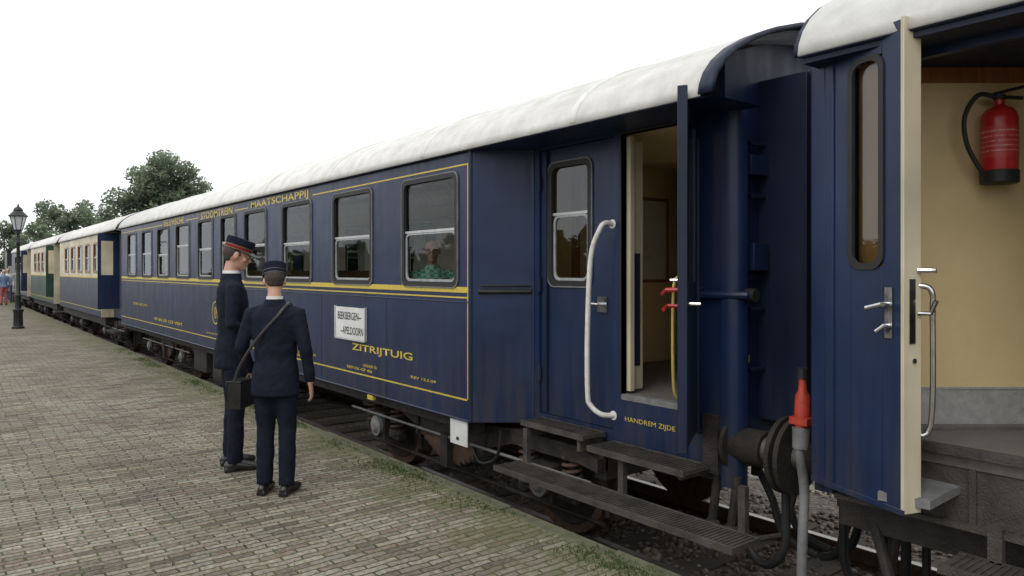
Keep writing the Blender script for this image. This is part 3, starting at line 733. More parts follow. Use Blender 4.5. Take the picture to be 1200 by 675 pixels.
fe=root('fire_extinguisher',(4.36,1.46,2.1))
mb=MB(); c=V((4.355,1.475,0))
prof=[(2.105,0.070),(2.11,0.082),(2.125,0.085),(2.40,0.085),(2.43,0.080),(2.455,0.062),(2.47,0.035),(2.48,0.024),(2.51,0.024)]
mb.rings([(z,r,r,c.x,c.y) for z,r in prof],28,0)
mb.rings([(2.07,0.080,0.080,c.x,c.y),(2.075,0.089,0.089,c.x,c.y),(2.135,0.089,0.089,c.x,c.y),(2.14,0.083,0.083,c.x,c.y)],28,1)
mb.rings([(2.20,0.0862,0.0862,c.x,c.y),(2.36,0.0862,0.0862,c.x,c.y)],28,2)
for k,zz in enumerate((2.335,2.31,2.285,2.26,2.235)):
    mb.rings([(zz-0.004,0.0868,0.0868,c.x,c.y),(zz+0.002+0.003*(k==0),0.0868,0.0868,c.x,c.y)],28,3)
mb.rings([(2.505,0.028,0.028,c.x,c.y),(2.53,0.028,0.028,c.x,c.y)],14,1)
rt=V((0.789,-0.614,0))
mb.tube([c+rt*-0.03+V((0,0,2.535)),c+rt*0.13+V((0,0,2.575))],0.012,8,1,flat=0.7); mb.tube([c+rt*-0.03+V((0,0,2.525)),c+rt*0.12+V((0,0,2.515))],0.010,8,1)
mb.tube(smooth_path([c+rt*-0.02+V((0,0,2.52)),c+rt*-0.11+V((0,0,2.53)),c+rt*-0.18+V((0,0,2.42)),c+rt*-0.17+V((0,0,2.28)),c+rt*-0.11+V((0,0,2.16)),c+rt*-0.08+V((0,0,2.13))],6),0.012,10,1)
mb.obj('cylinder_and_hose',[RED,BLACK,pmat('extinguisher_label',(0.50,0.04,0.04),(0.42,0.03,0.03),30,0.4),pmat('label_print',(0.6,0.35,0.3),(0.45,0.05,0.04),60,0.4)],fe)

# ------------------------------------------------------------------ distant carriages
def far_car(y0,yb,y1,low,up,zr=1.42):
    r=root('passenger_carriage',(CX,(y0+y1)/2,0))
    n=int((y1-yb-0.8)/1.5); ws=[(yb+0.5+1.5*k,yb+1.35+1.5*k) for k in range(n)]
    for s in (-1,1):
        wall_x('side_lower',r,CX+s*1.4,yb,y1,0.33,zr,[],[low,CREAML],s)
        wall_x('side_upper',r,CX+s*1.4,yb,y1,zr,2.66,[(a,b,1.58,2.38) for a,b in ws],[up,CREAML],s)
        wall_x('vestibule_wall',r,CX+s*1.12,y0,yb,0.33,2.66,[(y0+0.25,y0+1.0,0.7,2.5)],[low,CREAMI],s)
        mb=MB(); mb.box(CX+s*1.12,CX+s*1.4,yb-0.03,yb,0.33,2.65,0); mb.box(CX+s*1.12,CX+s*1.42,yb-0.06,yb-0.032,0.33,2.64,1); mb.obj('body_end',[low,CREAM],r)
        mb=MB(); mb.box(CX+s*1.14,CX+s*1.66,y0+1.08,y0+1.12,0.6,2.6,0); mb.box(CX+s*1.3,CX+s*1.58,y0+1.07,y0+1.079,1.5,2.4,1); mb.obj('door_leaf',[low,CREAM],r)
        mb=MB(); mb.box(CX+s*1.403,CX+s*1.399,yb,y1,zr-0.02,zr+0.02); mb.box(CX+s*1.403,CX+s*1.399,yb,y1,0.5,0.515); mb.obj('lining',YEL,r)
    f,s_,g=MB(),MB(),MB()
    for a,b in ws:
        for s in (-1,1): window_unit(f,s_,g,CX+s*1.4,a,b,1.58,2.38,s)
    f.obj('window_frames',WOOD if up==CREAM else BLACK,r); s_.obj('sashes',[SASH,ALU,GREY],r); g.obj('window_panes',GLASS,r,smooth=False)
    roof('roof',r,CX,y0,y1,ROOF); end_wall('end_wall',r,CX,y0,1.12,0.33,low); end_wall('far_end_wall',r,CX,y1-0.05,1.39,0.33,low)
    mb=MB(); mb.box(CX-1.10,CX+1.10,y0+0.1,y1-0.1,0.6,0.7); mb.box(CX-1.35,CX+1.35,yb+0.1,yb+0.13,0.7,2.7,1); mb.obj('floor',[FLOOR,CREAMI],r)
    mb=MB(); mb.box(CX-1.42,CX-1.2,y0+0.2,y0+1.4,0.0,0.05); mb.box(CX-1.3,CX+1.3,yb+0.1,y1-0.3,0.1,0.33); mb.obj('step',IRON,r)
    bogie(r,CX,y0+2.2,2.2); bogie(r,CX,y1-2.2,2.2); buffers(r,CX,y0,-1,0.3)
    seats(r,CX,yb+1,y1-1)
far_car(20.9,23.0,31.8,NAVY,CREAM); far_car(32.5,33.4,42.4,GREENP,CREAM); far_car(43.1,44.0,53.8,NAVY,NAVY)
lo=root('steam_locomotive',(CX,59,0)); mb=MB()
mb.box(CX-1.35,CX+1.35,54.6,57.6,0.3,1.9,0)
mb.box(CX-1.38,CX+1.38,58.0,60.0,0.4,2.9,0); mb.box(CX-1.45,CX+1.45,57.7,60.1,2.9,3.0,0)
mb.cyl((CX,60.0,1.85),(CX,65.5,1.85),0.82,28,0); mb.cyl((CX,64.3,1.85),(CX,66.2,1.85),0.86,28,0)
mb.tube([(CX,65.4,2.5),(CX,65.4,3.3),(CX,65.4,3.4)],[0.24,0.2,0.27],18,0); mb.ell((CX,62.4,2.7),(0.32,0.32,0.35))
mb.box(CX-1.3,CX+1.3,57.6,66.2,0.45,0.6,0); mb.box(CX-1.38,CX-1.2,60.5,63.0,0.6,1.7,0)
for s in (-1,1):
    for y in (59.5,61.2,62.9): mb.cyl((CX+s*0.72,y,0.15),(CX+s*0.86,y,0.15),0.7,28,1)
    for y in (55.3,56.8,64.9): mb.cyl((CX+s*0.72,y,-0.1),(CX+s*0.86,y,-0.1),0.45,24,1)
    mb.box(CX+s*0.9,CX+s*1.3,64.2,65.3,0.0,0.5,0); mb.box(CX+s*0.95,CX+s*1.0,59.5,64.5,0.1,0.18,1)
mb.obj('body',[pmat('loco_black',(0.02,0.02,0.022),(0.012,0.012,0.012),4,0.4),RUST],lo)

# ------------------------------------------------------------------ ground, track, platform
def ground_mat():
    m,nt,N,L,B=nodes_of('ground_material')
    tc=N.new('ShaderNodeTexCoord'); sx=N.new('ShaderNodeSeparateXYZ'); L.new(tc.outputs['Object'],sx.inputs['Vector'])
    n=N.new('ShaderNodeTexNoise'); n.inputs['Scale'].default_value=0.6; n.inputs['Detail'].default_value=8; L.new(tc.outputs['Object'],n.inputs['Vector'])
    v=N.new('ShaderNodeTexVoronoi'); v.inputs['Scale'].default_value=28; L.new(tc.outputs['Object'],v.inputs['Vector'])
    gr=ramp(N,[(0.0,(0.16,0.135,0.11)),(0.5,(0.28,0.245,0.20)),(1,(0.38,0.335,0.28))]); L.new(v.outputs['Color'],gr.inputs['Fac'])
    gs=ramp(N,[(0.3,(0.05,0.075,0.025)),(0.7,(0.09,0.12,0.04))]); L.new(n.outputs['Fac'],gs.inputs['Fac'])
    ad=N.new('ShaderNodeMath'); ad.operation='ADD'; L.new(sx.outputs['X'],ad.inputs[0])
    mu=N.new('ShaderNodeMath'); mu.operation='MULTIPLY'; mu.inputs[1].default_value=5; L.new(n.outputs['Fac'],mu.inputs[0]); L.new(mu.outputs[0],ad.inputs[1])
    mr=N.new('ShaderNodeMapRange'); mr.inputs['From Min'].default_value=16; mr.inputs['From Max'].default_value=17.5; L.new(ad.outputs[0],mr.inputs['Value'])
    mx=N.new('ShaderNodeMixRGB'); L.new(mr.outputs['Result'],mx.inputs['Fac']); L.new(gr.outputs['Color'],mx.inputs['Color1']); L.new(gs.outputs['Color'],mx.inputs['Color2'])
    L.new(mx.outputs['Color'],B.inputs['Base Color']); B.inputs['Roughness'].default_value=0.95
    b=N.new('ShaderNodeBump'); b.inputs['Strength'].default_value=0.7; b.inputs['Distance'].default_value=0.03; L.new(v.outputs['Distance'],b.inputs['Height']); L.new(b.outputs['Normal'],B.inputs['Normal'])
    return m
mb=MB(); mb.add([(-600,-600,-0.76),(600,-600,-0.76),(600,600,-0.76),(-600,600,-0.76)],[(0,1,2,3)]); mb.obj('ground',ground_mat(),smooth=False)
def ballast_mat():
    m,nt,N,L,B=nodes_of('ballast_material')
    tc=N.new('ShaderNodeTexCoord'); v=N.new('ShaderNodeTexVoronoi'); v.inputs['Scale'].default_value=20; L.new(tc.outputs['Object'],v.inputs['Vector'])
    gr=ramp(N,[(0.0,(0.06,0.048,0.038)),(0.5,(0.13,0.105,0.083)),(1,(0.22,0.185,0.15))]); L.new(v.outputs['Color'],gr.inputs['Fac']); L.new(gr.outputs['Color'],B.inputs['Base Color'])
    B.inputs['Roughness'].default_value=0.95
    b=N.new('ShaderNodeBump'); b.inputs['Strength'].default_value=1; b.inputs['Distance'].default_value=0.04; b.invert=True; L.new(v.outputs['Distance'],b.inputs['Height']); L.new(b.outputs['Normal'],B.inputs['Normal'])
    return m
BAL=ballast_mat()
tr=root('railway_track',(CX,20,-0.6))
mb=MB(); zb=-0.70
mb.add([(3.13,-30,zb),(6.7,-30,zb),(7.4,-30,-0.755),(3.13,120,zb),(6.7,120,zb),(7.4,120,-0.755)],[(0,1,4,3),(1,2,5,4)]); mb.obj('ballast',BAL,tr,smooth=False)
mb=MB(); y=-20.0
while y<90: mb.box(CX-1.3,CX+1.3,y,y+0.25,-0.74,-0.68+random.uniform(-0.005,0.005)); y+=0.62
mb.obj('sleepers',SLEEP,tr,smooth=False)
mb=MB()
for s in (-1,1):
    xr=CX+s*0.7525
    mb.box(xr-0.036,xr+0.036,-30,110,-0.60,-0.566,0); mb.box(xr-0.030,xr+0.030,-30,110,-0.566,-0.56,1)
    mb.box(xr-0.009,xr+0.009,-30,110,-0.68,-0.60,0); mb.box(xr-0.07,xr+0.07,-30,110,-0.70,-0.678,0)
mb.obj('rails',[RUST,STEEL],tr,bevel=0)
mb=MB()
ico=[(0,0,1),(0.89,0,0.45),(0.28,0.85,0.45),(-0.72,0.53,0.45),(-0.72,-0.53,0.45),(0.28,-0.85,0.45),(0.72,0.53,-0.45),(-0.28,0.85,-0.45),(-0.89,0,-0.45),(-0.28,-0.85,-0.45),(0.72,-0.53,-0.45),(0,0,-1)]
icf=[(0,1,2),(0,2,3),(0,3,4),(0,4,5),(0,5,1),(1,6,2),(2,7,3),(3,8,4),(4,9,5),(5,10,1),(1,10,6),(2,6,7),(3,7,8),(4,8,9),(5,9,10),(11,7,6),(11,8,7),(11,9,8),(11,10,9),(11,6,10)]
for k in range(6000):
    x=random.uniform(3.2,8.2); y=random.uniform(-0.5,7.5) if k%3 else random.uniform(0.0,4.5); r=random.uniform(0.012,0.032)*(0.7 if x>7 else 1)
    if abs(abs(x-CX)-0.7525)<0.085: continue
    z=(-0.695 if x<6.7 else -0.75)+r*0.2
    mb.add([(x+a*r*random.uniform(0.7,1.3),y+b*r*random.uniform(0.7,1.3),z+c_*r*random.uniform(0.6,1.1)) for a,b,c_ in ico],icf,random.choice((0,0,1,2)))
mb.obj('loose_stones',[pmat('stone_a',(0.19,0.155,0.125),(0.09,0.072,0.056),30,0.9),pmat('stone_b',(0.30,0.26,0.215),(0.17,0.14,0.115),30,0.9),pmat('stone_c',(0.12,0.09,0.07),(0.06,0.045,0.035),30,0.9)],tr,smooth=False)

def brick_mat():
    m,nt,N,L,B=nodes_of('clinker_paving')
    tc=N.new('ShaderNodeTexCoord')
    n0=N.new('ShaderNodeTexNoise'); n0.inputs['Scale'].default_value=1.6; n0.inputs['Detail'].default_value=3; L.new(tc.outputs['Object'],n0.inputs['Vector'])
    s0=N.new('ShaderNodeVectorMath'); s0.operation='SUBTRACT'; s0.inputs[1].default_value=(0.5,0.5,0.5); L.new(n0.outputs['Color'],s0.inputs[0])
    s1=N.new('ShaderNodeVectorMath'); s1.operation='SCALE'; s1.inputs['Scale'].default_value=0.10; L.new(s0.outputs[0],s1.inputs[0])
    n9=N.new('ShaderNodeTexNoise'); n9.inputs['Scale'].default_value=22; L.new(tc.outputs['Object'],n9.inputs['Vector'])
    s9=N.new('ShaderNodeVectorMath'); s9.operation='SUBTRACT'; s9.inputs[1].default_value=(0.5,0.5,0.5); L.new(n9.outputs['Color'],s9.inputs[0])
    s8=N.new('ShaderNodeVectorMath'); s8.operation='SCALE'; s8.inputs['Scale'].default_value=0.020; L.new(s9.outputs[0],s8.inputs[0])
    ad=N.new('ShaderNodeVectorMath'); L.new(tc.outputs['Object'],ad.inputs[0]); L.new(s1.outputs[0],ad.inputs[1])
    ad2=N.new('ShaderNodeVectorMath'); L.new(ad.outputs[0],ad2.inputs[0]); L.new(s8.outputs[0],ad2.inputs[1])
    br=N.new('ShaderNodeTexBrick'); L.new(ad2.outputs[0],br.inputs['Vector'])
    br.inputs['Scale'].default_value=1; br.inputs['Brick Width'].default_value=0.205; br.inputs['Row Height'].default_value=0.058
    br.inputs['Mortar Size'].default_value=0.0065; br.inputs['Mortar Smooth'].default_value=0.5; br.inputs['Bias'].default_value=0.0
    br.inputs['Color1'].default_value=(0,0,0,1); br.inputs['Color2'].default_value=(1,1,1,1); br.inputs['Mortar'].default_value=(0.5,0.5,0.5,1)
    cr=ramp(N,[(0.0,(0.13,0.112,0.096)),(0.2,(0.222,0.194,0.164)),(0.4,(0.297,0.264,0.22)),(0.55,(0.205,0.155,0.128)),(0.7,(0.277,0.253,0.22)),(0.85,(0.337,0.309,0.254)),(1,(0.227,0.214,0.19))])
    L.new(br.outputs['Color'],cr.inputs['Fac'])
    n1=N.new('ShaderNodeTexNoise'); n1.inputs['Scale'].default_value=0.55; n1.inputs['Detail'].default_value=8; n1.inputs['Roughness'].default_value=0.65; L.new(tc.outputs['Object'],n1.inputs['Vector'])
    big=ramp(N,[(0.3,(0.66,0.64,0.59)),(0.65,(1.1,1.08,1.05))]); L.new(n1.outputs['Fac'],big.inputs['Fac'])
    mm=N.new('ShaderNodeMixRGB'); mm.blend_type='MULTIPLY'; mm.inputs['Fac'].default_value=1; L.new(cr.outputs['Color'],mm.inputs['Color1']); L.new(big.outputs['Color'],mm.inputs['Color2'])
    n2=N.new('ShaderNodeTexNoise'); n2.inputs['Scale'].default_value=35; n2.inputs['Detail'].default_value=5; L.new(tc.outputs['Object'],n2.inputs['Vector'])
    sp=ramp(N,[(0.3,(0.6,0.6,0.6)),(0.7,(1.3,1.3,1.3))]); L.new(n2.outputs['Fac'],sp.inputs['Fac'])
    m2=N.new('ShaderNodeMixRGB'); m2.blend_type='MULTIPLY'; m2.inputs['Fac'].default_value=1; L.new(mm.outputs['Color'],m2.inputs['Color1']); L.new(sp.outputs['Color'],m2.inputs['Color2'])
    n3=N.new('ShaderNodeTexNoise'); n3.inputs['Scale'].default_value=1.1; n3.inputs['Detail'].default_value=6; L.new(tc.outputs['Object'],n3.inputs['Vector'])
    jc=ramp(N,[(0.36,(0.045,0.038,0.03)),(0.56,(0.065,0.078,0.028))]); L.new(n3.outputs['Fac'],jc.inputs['Fac'])
    m3=N.new('ShaderNodeMixRGB'); L.new(br.outputs['Fac'],m3.inputs['Fac']); L.new(m2.outputs['Color'],m3.inputs['Color1']); L.new(jc.outputs['Color'],m3.inputs['Color2'])
    sx=N.new('ShaderNodeSeparateXYZ'); L.new(tc.outputs['Object'],sx.inputs['Vector'])
    er=N.new('ShaderNodeMapRange'); er.inputs['From Min'].default_value=2.2; er.inputs['From Max'].default_value=3.05; er.inputs['To Min'].default_value=0.0; er.inputs['To Max'].default_value=0.26; L.new(sx.outputs['X'],er.inputs['Value'])
    n4=N.new('ShaderNodeTexNoise'); n4.inputs['Scale'].default_value=2.6; n4.inputs['Detail'].default_value=9; n4.inputs['Roughness'].default_value=0.78; L.new(tc.outputs['Object'],n4.inputs['Vector'])
    aa=N.new('ShaderNodeMath'); aa.operation='ADD'; L.new(n4.outputs['Fac'],aa.inputs[0]); L.new(er.outputs['Result'],aa.inputs[1])
    a3=N.new('ShaderNodeMath'); a3.operation='MULTIPLY_ADD'; a3.inputs[1].default_value=0.14; L.new(br.outputs['Fac'],a3.inputs[0]); L.new(aa.outputs[0],a3.inputs[2])
    mk=ramp(N,[(0.57,(0,0,0)),(0.73,(0.7,0.7,0.7))]); L.new(a3.outputs[0],mk.inputs['Fac'])
    m4=N.new('ShaderNodeMixRGB'); m4.inputs['Color2'].default_value=(0.115,0.122,0.052,1); L.new(mk.outputs['Color'],m4.inputs['Fac']); L.new(m3.outputs['Color'],m4.inputs['Color1'])
    L.new(m4.outputs['Color'],B.inputs['Base Color']); B.inputs['Roughness'].default_value=0.85; B.inputs['Specular IOR Level'].default_value=0.25
    hi=N.new('ShaderNodeMath'); hi.operation='MULTIPLY_ADD'; hi.inputs[1].default_value=-1.0; L.new(br.outputs['Fac'],hi.inputs[0])
    hs_=N.new('ShaderNodeMath'); hs_.operation='MULTIPLY'; hs_.inputs[1].default_value=0.5; L.new(n2.outputs['Fac'],hs_.inputs[0])
    hb=N.new('ShaderNodeMath'); hb.operation='MULTIPLY_ADD'; hb.inputs[1].default_value=0.6; L.new(br.outputs['Color'],hb.inputs[0]); L.new(hs_.outputs[0],hb.inputs[2]); L.new(hb.outputs[0],hi.inputs[2])
    b=N.new('ShaderNodeBump'); b.inputs['Strength'].default_value=1.0; b.inputs['Distance'].default_value=0.010; L.new(hi.outputs[0],b.inputs['Height']); L.new(b.outputs['Normal'],B.inputs['Normal'])
    return m
pf=root('platform',(-1,30,0))
mb=MB()
mb.add([(-9,-25,0),(3.0,-25,0),(3.0,95,0),(-9,95,0)],[(0,1,2,3)],0)
o=mb.obj('paving',[brick_mat()],pf,smooth=False)
mb=MB(); y=-25
while y<95:
    mb.box(3.003,3.11,y,y+0.99,-0.2,0.004+random.uniform(-0.006,0.006),0); y+=1.0
mb.box(2.9,3.10,-25,95,-0.76,-0.2,0); mb.box(-9,-8.9,-25,95,-0.76,-0.004,0)
mb.obj('edge_stones',pmat('mossy_edge',(0.13,0.13,0.08),(0.07,0.075,0.04),9,0.95,bump=0.6,bscale=40),pf,bevel=0.008)
mb=MB()
def blade(x,y,h,m=0):
    a=random.uniform(0,6.28); w=0.003+h*0.06; lx,ly=random.uniform(-1,1)*h*0.7,random.uniform(-1,1)*h*0.7
    mb.add([(x-w*math.cos(a),y-w*math.sin(a),0),(x+w*math.cos(a),y+w*math.sin(a),0),(x+lx,y+ly,h)],[(0,1,2)],m)
for k in range(9000):
    y=1.0+random.random()**1.5*16; x=3.06-abs(random.gauss(0,0.13))
    if math.sin(y*2.1)+math.sin(y*5.3+x*7)>random.uniform(-1.8,1.0): continue
    for q in range(2): blade(x+random.gauss(0,0.01),y+random.gauss(0,0.01),random.uniform(0.008,0.03),random.choice((0,1)))
for k in range(2500):
    y=random.uniform(2,14); x=random.uniform(0,3)
    blade(x,round(y/0.058)*0.058,random.uniform(0.006,0.016),random.choice((0,1)))
mb.obj('grass_tufts',[MOSS,LEAF1],pf,smooth=False)

lm=root('street_lamp',(1.8,24.7,0)); mb=MB(); c=(1.8,24.7)
pr=[(0,0.15),(0.06,0.15),(0.08,0.12),(0.45,0.11),(0.48,0.13),(0.54,0.13),(0.57,0.08),(0.9,0.06),(0.93,0.075),(0.97,0.055),(2.35,0.04),(2.4,0.065),(2.45,0.05),(2.62,0.035),(2.68,0.06),(2.72,0.05)]
mb.rings([(z,r,r,c[0],c[1]) for z,r in pr],20,0)
mb.tube([(c[0]-0.25,c[1],2.5),(c[0]+0.25,c[1],2.5)],0.015,8,0)
mb.rings([(2.72,0.09,0.09,*c),(2.74,0.11,0.11,*c),(2.76,0.11,0.11,*c)],6,0)
mb.rings([(2.76,0.10,0.10,*c),(3.12,0.19,0.19,*c)],6,1)
for k in range(6):
    a=2*math.pi*k/6; mb.tube([(c[0]+0.105*math.cos(a),c[1]+0.105*math.sin(a),2.76),(c[0]+0.195*math.cos(a),c[1]+0.195*math.sin(a),3.12)],0.011,6,0)
mb.rings([(3.12,0.23,0.23,*c),(3.14,0.24,0.24,*c),(3.28,0.11,0.11,*c),(3.30,0.12,0.12,*c),(3.36,0.09,0.09,*c),(3.40,0.03,0.03,*c),(3.47,0.015,0.015,*c)],12,0)
mb.obj('lamp_body',[LAMPG,pmat('lamp_glass',(0.55,0.6,0.6),(0.45,0.5,0.5),3,0.15)],lm)

# ------------------------------------------------------------------ trees
def leaves(mb,clumps,n,size):
    wts=[c[1][0]*c[1][1]*c[1][2] for c in clumps]
    ch=random.choices(range(len(clumps)),wts,k=n)
    for i in ch:
        c,r=clumps[i]
        d=V((random.gauss(0,1),random.gauss(0,1),random.gauss(0,1))).normalized()*random.random()**0.38
        p=V((c[0]+d.x*r[0],c[1]+d.y*r[1],c[2]+d.z*r[2]))
        u=V((random.gauss(0,1),random.gauss(0,1),random.gauss(0,1))).normalized(); w=u.orthogonal().normalized()
        s=size*random.uniform(0.5,1.2)
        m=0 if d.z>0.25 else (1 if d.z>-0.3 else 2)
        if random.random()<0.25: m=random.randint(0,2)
        mb.add([p-u*s,p+w*s*0.6,p+u*s,p-w*s*0.6],[(0,1,2,3)],m)
def tree(name,x,y,h,cr,n,size,nc=38,zb=-0.76):
    r=root(name,(x,y,zb)); mb=MB(); tb=MB()
    tb.tube([(x,y,zb),(x+0.1,y,zb+h*0.3),(x,y+0.1,zb+h*0.6),(x,y,zb+h*0.85)],[h*0.028,h*0.02,h*0.012,h*0.003],10)
    cl=[]; cc=V((x,y,zb+h*0.62)); rr=V((cr,cr,h*0.38))
    for k in range(nc):
        d=V((random.gauss(0,1),random.gauss(0,1),random.gauss(0,1))).normalized()*random.uniform(0.3,0.95)
        p=V((cc.x+d.x*rr.x,cc.y+d.y*rr.y,cc.z+d.z*rr.z)); q=cr*random.uniform(0.18,0.34)
        cl.append((p,(q,q,q*0.8)))
        if k%3==0:
            b0=V((x,y,zb+h*random.uniform(0.3,0.6))); tb.tube([b0,(b0+p)/2+V((0,0,0.2)),p],[h*0.010,h*0.006,h*0.002],6)
    leaves(mb,cl,n,size)
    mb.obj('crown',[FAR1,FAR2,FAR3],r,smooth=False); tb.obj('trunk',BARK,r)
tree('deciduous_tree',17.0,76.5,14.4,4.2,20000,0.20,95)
mb=MB(); cl=[]; tb=MB()
def bearing(u,fwd):
    r=(u-600)/867*fwd; return (r*0.789+fwd*0.614, fwd*0.789-r*0.614)
for (u,v,fw,w) in [(5,256,150,5),(28,264,160,5),(60,246,150,6),(80,235,140,7),(98,234,145,6),(118,242,150,5),(138,240,135,5),(155,244,120,5),(170,250,125,6),(200,248,120,6),(230,250,115,6),(50,262,130,5),(265,262,110,6),(300,262,105,6),(-30,262,150,7),(-70,255,150,8),(-110,258,140,8)]:
    x,y=bearing(u,fw); top=1.62+(317-v)/867*fw
    tb.tube([(x,y,-0.76),(x,y,top*0.7)],[0.3,0.1],6)
    for k in range(19):
        z=random.uniform(0.12,0.92)*top; q=random.uniform(1.0,2.0); wr=w*(1-0.5*(z/top)**2)
        cl.append((V((x+random.uniform(-wr,wr)*0.8,y+random.uniform(-wr,wr)*0.8,z)),(q,q,min(q,top-z+0.3))))
leaves(mb,cl,44000,0.38)
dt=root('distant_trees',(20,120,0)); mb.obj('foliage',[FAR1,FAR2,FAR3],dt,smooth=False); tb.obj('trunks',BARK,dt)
mb=MB(); cl=[]; tb=MB()
for k in range(20):
    x=-24+random.uniform(-2,2); y=-20+k*6; h=random.uniform(2.6,4.6)
    tb.tube([(x,y,-0.76),(x,y,h*0.7)],[0.2,0.06],6)
    for j in range(9):
        q=random.uniform(0.8,1.4); cl.append((V((x+random.uniform(-2,2),y+random.uniform(-2.9,2.9),random.uniform(0.2,h))),(q,q,q)))
leaves(mb,cl,9000,0.5)
dt=root('unseen_hedge_trees',(-24,30,0)); mb.obj('foliage',[LEAF1,LEAF2,LEAF3],dt,smooth=False); tb.obj('trunks',BARK,dt)  # out-of-view tree row, added to block horizon glow and shape coach reflections

# ------------------------------------------------------------------ people
fold=bpy.data.textures.new('folds','CLOUDS'); fold.noise_scale=0.09; fold.noise_depth=2
def skinned(mb,name,mats,parent,voxel,iters=3,disp=0.0):
    o=mb.obj(name,mats,parent,world=False,smooth=False)
    r=o.modifiers.new('rm','REMESH'); r.mode='VOXEL'; r.voxel_size=voxel; r.use_smooth_shade=True
    s=o.modifiers.new('sm','SMOOTH'); s.factor=0.5; s.iterations=iters
    if disp:
        d=o.modifiers.new('d','DISPLACE'); d.texture=fold; d.strength=disp; d.mid_level=0.5; d.texture_coords='LOCAL'
    return o
def hand(mb,w,d,t,nrm,curl=0.5):
    w,d,t,nrm=V(w),V(d).normalized(),V(t).normalized(),V(nrm).normalized()
    offs=(0.028,0.0095,-0.0095,-0.027); lens=(0.068,0.078,0.072,0.056)
    for o,l in zip(offs,lens):
        b=w+d*0.088+t*o
        mb.tube([w+t*o*0.6-d*0.02,w+t*o*0.8+d*0.04,b],[0.014,0.0145,0.0105],8)
        pts=[b]; a=curl*0.5; p=b
        for sgl in (0.45,0.32,0.23):
            dv=d*math.cos(a)+nrm*math.sin(a); p=p+dv*l*sgl; pts.append(p); a+=curl
        mb.tube(pts,[0.0098,0.009,0.0082,0.0065],8)
    b=w+d*0.025+t*0.022
    mb.tube([b,b+d*0.028+t*0.022+nrm*0.008,b+d*0.055+t*0.030+nrm*0.018,b+d*0.078+t*0.030+nrm*0.028],[0.015,0.013,0.0105,0.008],8)
def person(name,loc,heading,scale=1.0,jacket=CLOTH,trouser=CLOTH2,hair=HAIR,arms=None,head_yaw=0,head_pitch=0,cap=None,jl=0.77,legs=None,build=1.0,simple=False,collar=True,glasses=False,bald=False,braid=GOLD):
    e=root(name,loc); e.rotation_euler=(0,0,heading); e.scale=(scale,)*3
    b=build
    mb=MB()
    zs=[(jl,0.178*b,0.135*b,0,-0.005),(jl+0.015,0.186*b,0.140*b,0,-0.005),(0.93,0.178*b,0.138*b,0,-0.005),(1.05,0.160*b,0.118*b,0,0.0),(1.16,0.162*b,0.116*b,0,0),(1.28,0.180*b,0.122*b,0,-0.005),(1.37,0.186*b,0.115*b,0,-0.012),(1.425,0.150*b,0.094*b,0,-0.015),(1.465,0.095,0.074,0,-0.015),(1.51,0.062,0.062,0,-0.01)]
    mb.rings(zs,24)
    A=arms
    for s,k in ((-1,'L'),(1,'R')):
        el,wr=V(A[k][0]),V(A[k][1]); sh=V((s*0.176*b,-0.01,1.392))
        mb.tube([V((s*0.09,-0.01,1.42)),sh,(sh*0.5+el*0.5),el,(el*0.45+wr*0.55),wr],[0.050,0.064*b,0.056*b,0.048*b,0.044*b,0.039],14)
    skinned(mb,'jacket',jacket,e,0.012 if not simple else 0.02,3,0.016)
    mb=MB()
    LG=legs or {'L':[(-0.09,0,0.90),(-0.105,0.01,0.50),(-0.115,-0.01,0.07)],'R':[(0.09,0,0.90),(0.10,0.015,0.50),(0.105,0.0,0.07)]}
    for s,k in ((-1,'L'),(1,'R')):
        h,kn,an=[V(p) for p in LG[k]]
        mb.tube([h+V((0,0,0.03)),(h+kn)/2,kn,(kn+an)/2,an],[0.092*b,0.084*b,0.067*b,0.064*b,0.060],14)
    hp=(V(LG['L'][0])+V(LG['R'][0]))/2
    mb.ell(hp+V((0,0,0.02)),(0.165*b,0.125*b,0.12))
    skinned(mb,'trousers',trouser,e,0.012 if not simple else 0.02,3,0.015)
    mb=MB()
    for k in 'LR':
        an=V(LG[k][2]); x=an.x; y=an.y; z=an.z-0.07; tw=0.12 if k=='R' else -0.12
        pts=[(x,y-0.07,z+0.035),(x,y-0.055,z+0.045),(x,y,z+0.05),(x+tw*0.07,y+0.07,z+0.043),(x+tw*0.14,y+0.13,z+0.034),(x+tw*0.19,y+0.175,z+0.028),(x+tw*0.2,y+0.195,z+0.024)]
        mb.tube(pts,[(0.022,0.02),(0.034,0.036),(0.038,0.045),(0.042,0.038),(0.045,0.031),(0.036,0.026),(0.015,0.015)],12)
        mb.tube([(x,y,z+0.05),(x,y,z+0.10)],[0.04,0.042],10)
        mb.box(x-0.035,x+0.035,y-0.075,y+0.0,z,z+0.03)
    skinned(mb,'shoes',SHOE,e,0.008,2)
    mb=MB()
    for s,k in ((-1,'L'),(1,'R')):
        el,wr=V(A[k][0]),V(A[k][1]); d=(wr-el).normalized()
        t,nn=A[k][2],A[k][3]
        mb.tube([wr-d*0.04,wr+d*0.02],[0.026,0.024],10)
        hand(mb,wr+d*0.015,d,t,nn,A[k][4])
    skinned(mb,'hands',SKIN,e,0.005 if not simple else 0.008,1)
    HM=Matrix.Translation((0,-0.01,1.54))@Euler((R(-head_pitch),0,R(head_yaw)),'XYZ').to_matrix().to_4x4()@Matrix.Translation((0,0.01,-1.54))
    mb=MB()
    mb.ell((0,-0.012,1.665),(0.076,0.096,0.095)); mb.ell((0,0.020,1.625),(0.058,0.070,0.085)); mb.ell((0,0.050,1.572),(0.034,0.040,0.028))
    mb.ell((0,0.020,1.580),(0.050,0.060,0.030))
    mb.ell((0,0.068,1.688),(0.050,0.020,0.028))
    mb.tube([(0,0.086,1.676),(0,0.098,1.648),(0,0.107,1.634),(0,0.092,1.624)],[0.007,0.009,0.011,0.010],8)
